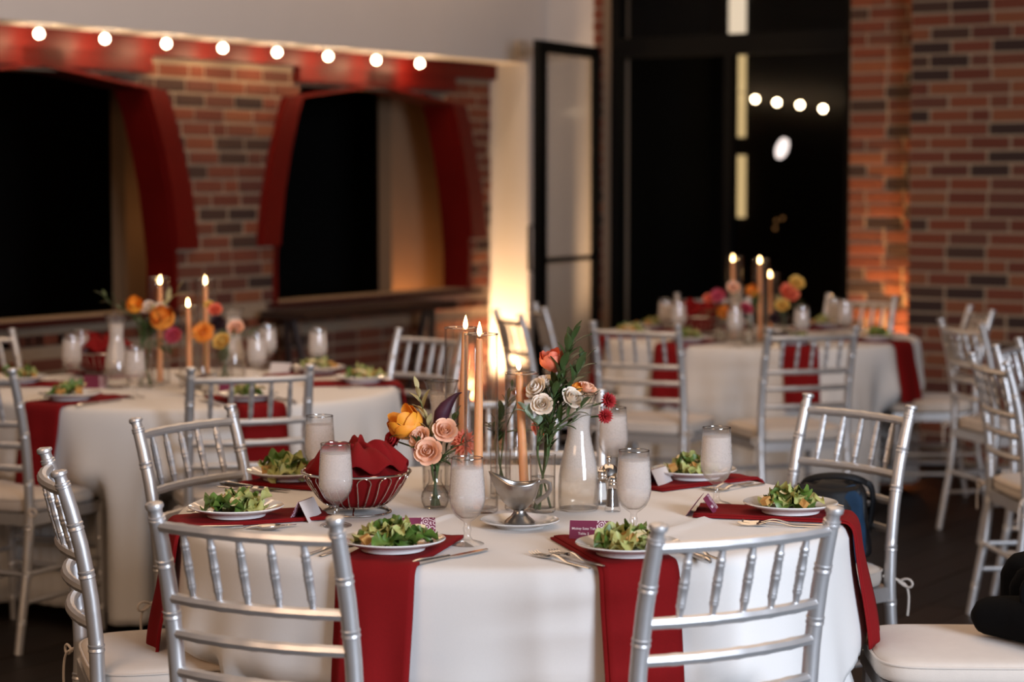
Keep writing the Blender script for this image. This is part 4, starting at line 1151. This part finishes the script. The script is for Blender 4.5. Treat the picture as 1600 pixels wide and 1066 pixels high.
def flower(kind, mat, tip, r, d, vase, name, label, group, leaves=0):
    FSEED[0] += 1; rn = random.Random(FSEED[0])
    d = Vector(d).normalized(); tip = Vector(tip); loc = vase[0]
    t = thing(name, label, 'flower', loc, group=group)
    fn = {'rose': rose_bloom, 'dahlia': dahlia_bloom, 'cup': cup_bloom}[kind]
    q = d.to_track_quat('Z', 'Y') @ Matrix.Rotation(rn.uniform(0, 6.28), 3, 'Z').to_quaternion()
    fn(r, FSEED[0]).build('bloom', mat, t, smooth=70, loc=tip - loc, rot=q.to_euler())
    pts = stem_path(vase, tip - d * r * .3, d, rn)
    MB().tube([p - loc for p in pts], .0016 if r < .02 else .0021, 6).build('stem', 'stem', t)
    sp = MB()
    for k in range(5):
        a = 2 * math.pi * k / 5
        sp.add([(0, 0, -.5 * r), (.35 * r * math.cos(a - .4), .35 * r * math.sin(a - .4), -.42 * r), (.75 * r * math.cos(a), .75 * r * math.sin(a), -.35 * r), (.35 * r * math.cos(a + .4), .35 * r * math.sin(a + .4), -.42 * r)], [(0, 1, 2, 3)])
    sp.build('sepals', 'leaf', t, smooth=0, loc=tip - loc, rot=q.to_euler())
    for k in range(leaves):
        p = pts[5 + (k * 2) % max(1, len(pts) - 7)] - loc
        dd = Vector((rn.uniform(-1, 1), rn.uniform(-1, 1), rn.uniform(0, .7))).normalized(); L = rn.uniform(.028, .045)
        place_mesh('leaf', leaf_mesh('long', 'leaf'), t, p, dd.to_track_quat('Y', 'Z').to_euler(), (L, L, L))
    return t
def sprig(tip, vase, label, group, n=12, L=.04, mat='leaf', kind='long', name='greenery_sprig', from_=.3, bend=Vector((0, 0, 0)), spread=.8):
    FSEED[0] += 1; rn = random.Random(FSEED[0]); tip = Vector(tip); loc = vase[0]
    t = thing(name, label, 'foliage', loc, group=group)
    nk = loc + Vector((0, 0, vase[1])); v = tip - nk
    d = (v + Vector((0, 0, -.25)) * v.length + bend).normalized()
    pts = stem_path(vase, tip, d, rn)
    MB().tube([p - loc for p in pts], [.0018 - .0010 * k / (len(pts) - 1) for k in range(len(pts))], 6).build('stem', 'stem', t)
    m = len(pts) - 1
    for k in range(n):
        f = from_ + (1 - from_) * (k + 1) / n
        i = min(m - 1, int(4 + (m - 4) * f)); tt = 4 + (m - 4) * f - i
        p = pts[i].lerp(pts[i + 1], max(0, min(1, tt)))
        ax = (pts[i + 1] - pts[i]).normalized()
        side = ax.orthogonal().normalized(); side.rotate(Matrix.Rotation(k * 2.4 + rn.uniform(-.3, .3), 3, ax))
        dd = (ax * (1.0 if k < n - 1 else 3) + side * spread).normalized(); l = 1.22 * L * rn.uniform(.8, 1.15) * (1.0 if f < .9 else .8)
        place_mesh('leaf', leaf_mesh(kind, mat), t, p - loc, dd.to_track_quat('Y', 'Z').to_euler(), (l, l, l))
    return t

B1 = 'flowers in the centrepiece of the nearest table'; F1 = 'greenery in the centrepiece of the nearest table'; V1 = 'bud vases on the nearest table'
_, va = bulb_vase(on_plane(680, 795, TOP), 'round glass bud vase between bread basket and goblet', V1)
_, vb = tube_vase(on_plane(848, 800, TOP), 'straight glass bud vase right of the gravy boat', V1)
_, vc = tube_vase(on_plane(782, 778, TOP), 'straight glass bud vase hidden behind the gravy boat', V1, r=.025, h=.115)
def fl(kind, mat, px, py, rp, vase, dy, d, name, label, leaves=0):
    y = vase[0].y + dy; p = at_depth(px, py, y)
    return flower(kind, mat, p, rp * y / FPX, d, vase, name, label, B1, leaves)
fl('rose', 'peach', 695, 673, 20, va, -.02, (.2, -.9, .5), 'rose', 'upper right peach rose in the round bud vase', 2)
fl('rose', 'peach', 656, 684, 18, va, -.02, (-.5, -.8, .6), 'rose', 'left peach rose half turned away in the round bud vase', 1)
fl('rose', 'peach', 669, 706, 22, va, -.05, (-.2, -1, .35), 'rose', 'lowest peach rose facing the camera in the round bud vase', 2)
fl('cup', 'amber', 637, 667, 30, va, .03, (-.5, -.3, .9), 'garden_rose', 'large yellow-orange rose above the bread basket', 2)
fl('rose', 'red', 614, 687, 17, va, .03, (-.7, -.5, .4), 'ranunculus', 'crimson flower at the far left of the bouquet', 0)
fl('dahlia', 'coral', 725, 692, 25, va, .10, (.1, -.8, .5), 'dahlia', 'coral dahlia behind the front glass cylinder', 0)
# plum calla lily
def calla(vase):
    loc = vase[0]; y = loc.y + .025
    a, b = at_depth(686, 700, y), at_depth(716, 616, y)
    t = thing('calla_lily', 'dark plum calla lily curling to the right in the round bud vase', 'flower', loc, group=B1)
    s = y / FPX
    prof = [(684, 702, 5), (686, 680, 8), (688, 660, 11), (692, 642, 13), (699, 628, 11), (707, 619, 7), (714, 614, 4), (721, 613, 1)]
    def f(u, v):
        i = v * (len(prof) - 1); k = min(int(i), len(prof) - 2); w = i - k
        px, py, r = (prof[k][j] + (prof[k + 1][j] - prof[k][j]) * w for j in range(3))
        p = at_depth(px, py, y); ang = -2.6 + 5.2 * u
        op = smoothstep(.35, .9, v)
        return p - loc + Vector((math.sin(ang) * r * s * (1 - .1 * op), -math.cos(ang) * r * s * (1 - .5 * op), -(1 - math.cos(ang)) * .5 * r * s * op))
    MB().grid(f, 15, 22).build('spathe', 'plum', t, smooth=80, solid=.0008)
    MB().tube([p - loc for p in bez(at_depth(687, 690, y), at_depth(688, 670, y), at_depth(691, 655, y), at_depth(696, 638, y), 6)], [.003, .003, .0028, .0025, .002, .0016, .001], 8).build('spadix', 'yellow', t)
    pts = stem_path(vase, at_depth(684, 702, y), Vector((0, 0, 1)), random.Random(3))
    MB().tube([p - loc for p in pts], .0032, 8).build('stem', 'stem', t)
calla(va)
def tip(px, py, vase, dy): return at_depth(px, py, vase[0].y + dy)
sprig(tip(652, 612, va, .01), va, 'dried golden olive sprig rising left of the calla lily', F1, 9, .036, 'olive')
sprig(tip(738, 686, va, -.02), va, 'dark pointed leaves reaching right from the round bud vase', F1, 6, .030, 'leaf')
sprig(tip(716, 646, va, .01), va, 'round dark leaves beside the calla lily', F1, 5, .022, 'leaf', 'round')
sprig(tip(622, 672, va, .00), va, 'dark leaves spilling left over the yellow-orange rose', F1, 8, .030, 'leaf')
sprig(tip(650, 690, va, -.04), va, 'short dark leaves below the left peach rose', F1, 8, .026, 'leaf', from_=.1)
sprig(tip(700, 715, va, -.01), va, 'dark collar of leaves over the vase neck', F1, 9, .028, 'leaf', from_=0.0)
fl('rose', 'cream', 847, 632, 17, vb, -.03, (-.1, -1, .4), 'rose', 'blush rose facing the camera at centre of the right bouquet', 1)
fl('rose', 'cream', 838, 607, 18, vb, .00, (-.6, -.6, .6), 'rose', 'cream rose beside the short candle', 1)
fl('rose', 'cream', 852, 598, 16, vb, .03, (-.2, -.5, .9), 'rose', 'cream rose below the coral rose in the right bouquet', 0)
fl('rose', 'cream', 894, 622, 18, vb, -.01, (.5, -.7, .6), 'rose', 'pale rose at the right of the right bouquet', 1)
fl('cup', 'coral', 864, 566, 22, vb, .04, (-.2, -.2, 1), 'tulip', 'tall coral bloom rising above the cream roses', 1)
fl('dahlia', 'red', 951, 626, 15, vb, .04, (.6, -.7, .3), 'dahlia', 'upper crimson dahlia at far right of the bouquet', 0)
fl('dahlia', 'red', 946, 650, 14, vb, .02, (.4, -.9, .1), 'dahlia', 'lower crimson dahlia in front of the rear goblet', 0)
fl('rose', 'amber', 822, 615, 11, vb, .06, (-.6, -.7, .4), 'carnation', 'small amber bloom glowing behind the short candle', 0)
fl('rose', 'peach', 917, 607, 15, vb, .07, (.3, -.4, .9), 'rose', 'peach bloom behind the right carafe rim', 0)
fl('cup', 'orange', 900, 608, 10, vb, .05, (0, -.6, .9), 'ranunculus', 'small orange bloom above the pale right rose', 0)
sprig(tip(897, 528, vb, .02), vb, 'tall dark ruscus sprig standing above the right bouquet', F1, 22, .047, 'leaf', from_=.25, spread=.75)
sprig(tip(914, 566, vb, .03), vb, 'second ruscus sprig leaning right behind the tall one', F1, 16, .042, 'leaf', from_=.3)
sprig(tip(922, 628, vb, -.02), vb, 'narrow leaves arching right above the carafe', F1, 9, .036, 'leaf')
sprig(tip(880, 590, vb, -.01), vb, 'leafy stems filling the middle of the right bouquet', F1, 18, .038, 'leaf', from_=.1)
sprig(tip(818, 640, vb, -.03), vb, 'pale eucalyptus sprig in front of the short candle', F1, 8, .026, 'eucalyptus', 'round', spread=1.0)
sprig(tip(862, 660, vb, -.02), vb, 'short stems of leaves low in the right bouquet', F1, 12, .030, 'leaf', from_=0.0)
sprig(tip(903, 655, vb, -.01), vb, 'low leaves drooping toward the right carafe', F1, 8, .030, 'leaf', from_=.2)
sprig(tip(793, 628, vc, .02), vc, 'greenery between the tall and short cylinders', F1, 12, .034, 'leaf', from_=.2)
sprig(tip(772, 672, vc, .03), vc, 'leaves seen through the front tall cylinder', F1, 10, .032, 'leaf', 'round', from_=.1)
sprig(tip(800, 605, vc, .05), vc, 'sparse berry-tipped sprig left of the short candle', F1, 7, .022, 'leaf', from_=.4)
fl('rose', 'coral', 846, 668, 16, vc, .08, (.2, -.9, .4), 'ranunculus', 'coral bloom seen behind the short candle stem', 0)
fl('rose', 'peach', 806, 612, 7, vc, .05, (-.3, -.7, .6), 'rosebud', 'tiny peach bud left of the short candle', 0)

CAR = [(0, 0), (.040, 0), (.0455, .005), (.0465, .020), (.0465, .055), (.0450, .080), (.0400, .112), (.0320, .145), (.0265, .172), (.0250, .190), (.0262, .208), (.0310, .232), (.0390, .256), (.0415, .264)]
def carafe(p, label, group, level=.235, s=1.0, wmat='water'):
    t = thing('water_carafe', label, 'carafe', p, group=group)
    pr = [(r * s, z * s) for r, z in CAR]
    MB().lathe(pr + [(r - .0022, z) for r, z in pr[::-1][:-2]] + [(0, .008)], 32).build('glass_body', 'carafe', t, smooth=60)
    MB().lathe([(pr[-1][0] - .003, pr[-1][1] - .001), (pr[-1][0] + .0008, pr[-1][1] - .001), (pr[-1][0] + .0008, pr[-1][1] + .002), (pr[-1][0] - .003, pr[-1][1] + .002), (pr[-1][0] - .003, pr[-1][1] - .001)], 32).build('rim', 'rimglass', t, smooth=60)
    wp = [(r - .0028, z) for r, z in pr if .004 < z < level * s]
    MB().lathe([(0, .0085)] + wp + [(0, wp[-1][1])], 32).build('water', 'carafewater', t, smooth=60)
    return t
carafe(on_plane(690, 766, TOP), 'iced water carafe behind the calla lily', 'carafes on the nearest table')
carafe(on_plane(904, 797, TOP), 'iced water carafe right of the bouquet, with bubbles at its base', 'carafes on the nearest table')
carafe(on_table(183, 606, T3), 'iced water carafe at left of the bouquet, left rear table', 'carafes on the left rear table')
carafe(on_table(365, 592, T3), 'iced water carafe right of the dark dahlia, left rear table', 'carafes on the left rear table')
carafe(on_table(1150, 533, T2), 'iced water carafe below the left candle, window table', 'carafes on the window table', s=.95)

# gravy boat on its saucer
sp = on_plane(812, 823, TOP)
tag(MB().lathe([(0, .003), (.045, .003), (.047, 0), (.052, 0), (.054, .004), (.084, .013), (.0865, .0145), (.085, .0165), (.055, .0085), (.05, .007), (0, .007)], 44).build('saucer', 'china', smooth=40, loc=sp), 'white saucer under the steel gravy boat', 'saucer')
bt = thing('gravy_boat', 'brushed steel gravy boat on a white saucer', 'gravy boat', sp + Vector((0.0, 0, .0072)), math.radians(-4))
MB().lathe([(0, .0), (.033, .0), (.034, .003), (.030, .008), (.020, .016), (.0135, .024), (.0135, .029), (0, .03)], 32).build('foot', 'brushed', bt, smooth=50)
def boat(scale, z_in):
    prof = [(.12, .0), (.40, .006), (.66, .018), (.85, .033), (.96, .048), (1.0, .060)]
    def f(u, v):
        a = 2 * math.pi * u
        i = v * (len(prof) - 1); k = min(int(i), len(prof) - 2); t = i - k
        r = prof[k][0] + (prof[k + 1][0] - prof[k][0]) * t; z = prof[k][1] + (prof[k + 1][1] - prof[k][1]) * t
        c = math.cos(a); sp_ = max(0, -c) ** 5                         # spout on the left
        x = -.004 + c * (.045 + .002 * c) * r * scale - sp_ * .020 * v ** 2
        y = math.sin(a) * .030 * r * scale * (1 - .35 * sp_)
        lift = v ** 3 * (.026 * max(0, -c) ** 2.2 + .010 * max(0, c) ** 3)
        return (x, y, .027 + z_in + z + lift)
    return f
MB().grid(boat(1, 0), 48, 16, wrap=True).build('bowl', 'brushed', bt, smooth=70, solid=.0014)
MB().tube([(.040, 0, .088), (.052, 0, .093), (.064, 0, .088), (.066, 0, .074), (.058, 0, .062), (.044, 0, .052), (.034, 0, .045)], [.0048, .005, .005, .005, .005, .0055, .006], 8, sx=.45).build('handle', 'brushed', bt)
MB().grid(lambda u, v: (-.002 + math.cos(6.2832 * u) * .036 * v, math.sin(6.2832 * u) * .024 * v, .072), 32, 3, wrap=True).build('gravy', 'darkwood', bt)

# wire bread basket with a red napkin
def basket(p, label, nlabel, group, scale=1.0, seed=1, loops=14):
    t = thing('bread_basket', label, 'basket', p, group=group); S = scale
    R, H, rb = .122 * S, .094 * S, .060 * S
    def ringpts(r, z, n=40): return [(r * math.cos(2 * math.pi * k / n), r * math.sin(2 * math.pi * k / n), z) for k in range(n)]
    MB().tube(ringpts(R, H), .0030, 8, closed=True).build('rim', 'chrome', t)
    MB().tube(ringpts(rb, .018 * S), .0020, 6, closed=True).build('floor_ring', 'chrome', t)
    MB().tube(ringpts(.078 * S, .0025), .0025, 8, closed=True).build('foot_ring', 'chrome', t)
    for k in range(3):
        a = .5 + 2 * math.pi * k / 3
        MB().tube([(.078 * S * math.cos(a), .078 * S * math.sin(a), .003), (.060 * S * math.cos(a), .060 * S * math.sin(a), .018 * S)], .0022, 6).build('foot_post', 'chrome', t)
    def side(a, s): # s 0 at floor ring, 1 at rim
        r = rb + (R - rb) * (s ** .62); return Vector((r * math.cos(a), r * math.sin(a), .018 * S + (H - .018 * S) * s))
    lw = 2 * math.pi / loops
    wire = MB(); pts = []
    for j in range(9): pts.append(side(-lw * .30 + lw * .0 - lw * .06 * j / 8, j / 8 * .80))
    pts = [side(-lw * (.20 + .10 * j / 8), j / 8 * .80) for j in range(9)] + [side(-lw * .26, .88), side(-lw * .14, .95), side(0, .975), side(lw * .14, .95), side(lw * .26, .88)] + [side(lw * (.20 + .10 * (8 - j) / 8), (8 - j) / 8 * .80) for j in range(9)]
    me = wire.tube(pts, .0016, 6).mesh('loop_wire', 'chrome', 60)
    for k in range(loops): place_mesh('loop_wire', me, t, (0, 0, 0), (0, 0, lw * k))
    # napkin lining and heaped inside
    n = thing('bread_napkin', nlabel, 'napkin', Vector(p) + Vector((0, 0, .012)), group=group + ' linings')
    rn = random.Random(seed); ph = [rn.uniform(0, 6.28) for _ in range(6)]
    def f(u, v):
        a = 2 * math.pi * u
        if v < .5:
            s = v / .5; w = side(a, min(1, s * 1.0)); k = .955
            return (w.x * k, w.y * k, w.z - .010 + .004 * s)
        s = (v - .5) / .5
        r = R * .955 * (1 - s) ** .8
        hump = .034 * S * math.sin(math.pi * min(1, s * 1.15) / 1.15 * .62) * 1.3
        fold = .016 * S * math.sin(3 * a + ph[0] + 2.2 * s) + .011 * S * math.sin(7 * a + ph[1] + 5 * s) + .006 * S * math.sin(15 * a + ph[2] - 4 * s)
        lean = .016 * S * math.cos(a - 2.6) * (1 - s)
        return (r * math.cos(a) * (1 + .05 * math.sin(5 * a + ph[3]) * s), r * math.sin(a), H - .010 + hump + (fold + lean) * math.sin(math.pi * (.08 + .92 * s) * .85) + .004)
    MB().grid(f, 96, 40, wrap=True).build('cloth', 'napkin', n, smooth=75)
    # loose corner folded over the heap
    def g(u, v):
        a = -2.2 + 3.4 * u; r = R * (.96 - .62 * v)
        return (r * math.cos(a), r * math.sin(a), H + .004 + .034 * S * math.sin(math.pi * v * .62) + .018 * S * math.sin(4 * a + ph[4]) * v + .010 * S * math.sin(9 * a + ph[5]))
    MB().grid(g, 40, 14).build('folded_corner', 'napkin', n, smooth=75, solid=.003)
    return t
basket(on_plane(557, 801, TOP), 'chrome wire bread basket on the nearest table', 'red napkin heaped in the bread basket of the nearest table', 'bread baskets', seed=4)
basket(on_table(160, 588, T3), 'chrome wire bread basket left of carafe, left rear table', 'red napkin heaped in the basket of left rear table', 'bread baskets', seed=5)
basket(on_table(1093, 524, T2), 'chrome wire bread basket on the window table', 'red napkin heaped in the basket of the window table', 'bread baskets', seed=6)

# shaker and chrome-lidded jar
def square(a, r):
    k = 1 / max(abs(math.cos(a)), abs(math.sin(a))); k = min(k, 1.22); return (r * k * math.cos(a), r * k * math.sin(a))
def shaker(p, label, fill):
    t = thing('shaker', label, 'shaker', p, .35, 'shakers on the nearest table')
    MB().lathe([(0, 0), (.0155, 0), (.0160, .003), (.0145, .010), (.0105, .060), (.0090, .061), (.0125, .011), (0, .010)], 24, shape=square).build('glass_body', 'glass', t, smooth=40)
    MB().lathe([(0, .011), (.0118, .0115), (.0090, .050), (0, .051)], 20, shape=square).build('contents', fill, t, smooth=40)
    MB().lathe([(.0100, .058), (.0110, .060), (.0110, .064), (.0102, .065), (.0112, .067), (.0112, .070), (.0100, .074), (.006, .079), (0, .080)], 20).build('cap', 'chrome', t, smooth=50)
shaker(on_plane(957, 799, TOP), 'glass pepper shaker with chrome cap right of the carafe', 'pepper')
shaker(on_plane(939, 788, TOP), 'glass salt shaker half hidden behind the right carafe', 'salt')
t = thing('condiment_jar', 'glass jar with shiny domed chrome lid behind the pepper shaker', 'jar', on_plane(951, 786, TOP))
MB().lathe([(0, 0), (.024, 0), (.026, .004), (.027, .045), (.026, .052), (.0245, .052), (.0250, .045), (.024, .008), (0, .007)], 28).build('glass_body', 'glass', t, smooth=50)
MB().lathe([(0, .008), (.0235, .009), (.0240, .030), (0, .031)], 24).build('contents', 'beige', t, smooth=50)
lid = MB().lathe([(.0285, .051), (.0290, .054), (.0285, .060), (.0255, .072), (.019, .083), (.010, .090), (0, .092)], 28).build('lid', 'chrome', t, smooth=60)
MB().lathe([(.003, .090), (.0025, .096), (.005, .099), (.0065, .103), (.005, .107), (0, .109)], 16).build('knob', 'chrome', lid, smooth=60)

# bouquets of the two farther tables
def bouquet(tc, vases, blooms, sprigs, tn):
    vs = []
    for i, (px, py, kind) in enumerate(vases):
        p = on_table(px, py, tc)
        lab = '%s glass bud vase in the bouquet of %s' % (('left', 'middle', 'right')[i], tn)
        vs.append((bulb_vase if kind == 'b' else tube_vase)(p, lab, 'bud vases on ' + tn)[1])
    for (kind, mat, px, py, rp, k, dy, name, lab) in blooms:
        y = vs[k][0].y + dy
        flower(kind, mat, at_depth(px, py, y), rp * y / FPX, (RND.uniform(-.3, .3), -.8, .6), vs[k], name, lab + ' of ' + tn, 'flowers on ' + tn)
    for (px, py, k, n, L, mat, lab) in sprigs:
        y = vs[k][0].y
        sprig(at_depth(px, py, y), vs[k], lab + ' of ' + tn, 'greenery on ' + tn, n, L, mat)
bouquet(T3, [(228, 606, 't'), (318, 612, 'b'), (352, 602, 't')], [
    ('cup', 'amber', 210, 478, 15, 0, 0, 'tulip', 'amber bloom at the left of the bouquet'),
    ('rose', 'cream', 231, 480, 11, 0, .03, 'rose', 'left white rose beside the left candle'),
    ('rose', 'cream', 250, 482, 11, 0, .05, 'rose', 'right white rose below the left candle'),
    ('cup', 'orange', 254, 500, 21, 0, -.02, 'garden_rose', 'big orange bloom below the left candle'),
    ('dahlia', 'magenta', 270, 524, 17, 0, -.02, 'dahlia', 'magenta dahlia left of the short candle'),
    ('dahlia', 'orange', 317, 520, 21, 1, -.03, 'dahlia', 'spiky orange dahlia right of the short candle'),
    ('dahlia', 'dark', 340, 504, 16, 2, 0, 'dahlia', 'near-black dahlia right of the right candle'),
    ('rose', 'coral', 336, 484, 11, 2, .03, 'ranunculus', 'coral bloom above the near-black dahlia'),
    ('rose', 'yellow', 346, 533, 14, 2, -.03, 'rose', 'yellow bloom below the near-black dahlia'),
    ('rose', 'peach', 368, 512, 13, 2, .02, 'rose', 'peach bloom in front of the right carafe'),
    ('rose', 'yellow', 326, 476, 7, 2, .05, 'rosebud', 'tiny yellow bud beside the right candle')],
    [(160, 462, 0, 14, .035, 'leaf', 'long dark sprig arching left'), (278, 455, 0, 7, .045, 'olive', 'dried golden sprig between the candles'), (225, 515, 0, 16, .045, 'leaf', 'dark leaves below the amber bloom'),
     (262, 545, 0, 12, .040, 'leaf', 'dark leaves low at left'), (400, 518, 2, 8, .035, 'leaf', 'leafy sprig reaching right'), (350, 555, 2, 9, .035, 'leaf', 'green leaves low at right'), (240, 500, 0, 12, .04, 'leaf', 'leaves among the white roses')], 'the left rear table')
bouquet(T2, [(1125, 537, 't'), (1170, 540, 'b'), (1225, 536, 't')], [
    ('dahlia', 'magenta', 1122, 462, 14, 0, 0, 'dahlia', 'pink dahlia at the left of the bouquet'),
    ('rose', 'coral', 1107, 466, 8, 0, .02, 'ranunculus', 'small coral bloom at the left end'),
    ('cup', 'orange', 1131, 489, 12, 0, -.02, 'garden_rose', 'orange bloom above the basket'),
    ('rose', 'peach', 1146, 449, 10, 1, .02, 'rose', 'peach bloom below the left candle'),
    ('cup', 'orange', 1175, 456, 11, 1, .02, 'tulip', 'orange bloom left of the middle candle'),
    ('rose', 'magenta', 1166, 482, 10, 1, -.01, 'ranunculus', 'pink bloom low in the middle'),
    ('rose', 'yellow', 1245, 442, 12, 2, .02, 'rose', 'pale yellow bloom at upper right'),
    ('rose', 'coral', 1233, 457, 15, 2, 0, 'garden_rose', 'coral-pink bloom at right'),
    ('dahlia', 'dark', 1210, 497, 12, 2, -.04, 'dahlia', 'near-black dahlia low at right'),
    ('rose', 'yellow', 1222, 477, 11, 2, -.02, 'rose', 'olive-yellow bloom below the coral-pink one')],
    [(1250, 480, 2, 12, .045, 'leaf', 'dark leaves at the right'), (1185, 470, 1, 12, .04, 'leaf', 'leaves around the middle candle'), (1100, 490, 0, 9, .04, 'leaf', 'leaves at the left'), (1215, 470, 2, 10, .04, 'olive', 'dried sprig at right')], 'the window table')
# gravy boats of the far tables are only blurred glints: low steel jugs
def jug(p, label):
    t = thing('gravy_boat', label, 'gravy boat', p, 0, 'gravy boats on the far tables')
    MB().lathe([(0, 0), (.033, 0), (.030, .008), (.0135, .024), (.02, .032), (.040, .055), (.044, .075), (.043, .075), (.038, .055), (0, .04)], 28, shape=lambda a, r: (r * 1.25 * math.cos(a) - (.02 * max(0, -math.cos(a)) ** 5 if r > .042 else 0), r * .8 * math.sin(a))).build('bowl', 'brushed', t, smooth=60)
    MB().tube([(.050, 0, .073), (.066, 0, .078), (.072, 0, .062), (.05, 0, .045)], .004, 8).build('handle', 'brushed', t)
jug(on_table(305, 618, T3), 'steel gravy boat below the short candle, left rear table')
jug(on_table(1215, 543, T2), 'steel gravy boat below the near-black dahlia, window table')

# ------------------------------------------------------------------ bag on the right rear chair, coat on the right-hand chair
fI = Vector((-.804, -.595)).normalized(); ctr = Vector((.938, 5.686)) + fI * .258
bag = thing('handbag', 'black shoulder bag with denim side on the right rear chair seat', 'bag', (ctr.x + .125, ctr.y + .035, .504), math.radians(-12))
def soft(w, d, h, taper, seed, ex=.5):
    rn = random.Random(seed); ph = [rn.uniform(0, 6) for _ in range(4)]
    def f(u, v):
        a = 2 * math.pi * u; c, s = math.cos(a), math.sin(a)
        k = 1 - taper * v; e = (1 - max(0, (v - .82) / .18) ** 2 * .35) * (1 - max(0, (.1 - v) / .1) ** 2 * .25)
        n = 1 + .05 * math.sin(3 * a + ph[0] + 4 * v) + .04 * math.sin(5 * a + ph[1] - 7 * v)
        return (w / 2 * k * e * n * math.copysign(abs(c) ** ex, c), d / 2 * k * e * n * math.copysign(abs(s) ** ex, s), h * v + .006 * math.sin(4 * a + ph[2]) * v)
    m = MB().grid(f, 40, 22, wrap=True)
    m.f.append(tuple(range(39, -1, -1))); m.f.append(tuple(21 * 40 + i for i in range(40)))
    return m
soft(.19, .13, .21, .06, 3).build('body', 'leather', bag, smooth=60)
soft(.085, .125, .20, .15, 8).build('denim_panel', 'denim', bag, smooth=60, loc=(.045, -.022, .0))
MB().grid(lambda u, v: (-.092 + .165 * u, -.066 - .008 * math.sin(3.1 * v) - .006 * v + .004 * math.sin(9 * u), .208 - .13 * v - .012 * math.sin(3 * u)), 12, 8).build('flap', 'leather', bag, smooth=60, solid=.006)
MB().tube(bez(Vector((-.085, 0, .19)), Vector((-.08, -.03, .228)), Vector((.05, -.05, .238)), Vector((.085, -.01, .205)), 14), .010, 8, sx=.45).build('strap', 'leather', bag)
MB().tube(bez(Vector((.085, -.01, .205)), Vector((.115, 0, .20)), Vector((.10, .03, .10)), Vector((.085, .01, .04)), 10), .009, 8, sx=.5).build('strap', 'leather', bag)

coat = thing('coat', 'black coat bundled on the ivory seat at the right edge', 'coat', (1.185, 4.56, .505))
def drape(u, v):
    # front hem on the seat -> up over the back rails -> down behind
    pts = [(-.06, .02), (-.072, .07), (-.075, .12), (-.06, .15), (-.02, .158), (.0, .14), (.0, .09), (-.005, .02)]
    i = v * (len(pts) - 1); k = min(int(i), len(pts) - 2); t = i - k
    x = pts[k][0] + (pts[k + 1][0] - pts[k][0]) * t; z = pts[k][1] + (pts[k + 1][1] - pts[k][1]) * t
    y = (u - .5) * .24 + .04
    return (x - .012 * math.sin(17 * u + 3 * v), y, z + .008 * math.sin(9 * u))
MB().grid(drape, 24, 30).build('body', 'blackcloth', coat, smooth=70, solid=.014)
MB().tube(bez(Vector((-.02, -.12, .06)), Vector((-.06, -.06, .055)), Vector((-.10, .00, .05)), Vector((-.165, .05, .043)), 14), [.03, .045, .052, .054, .054, .053, .052, .050, .049, .048, .046, .044, .042, .036, .014], 14).build('sleeve', 'blackcloth', coat, smooth=70)
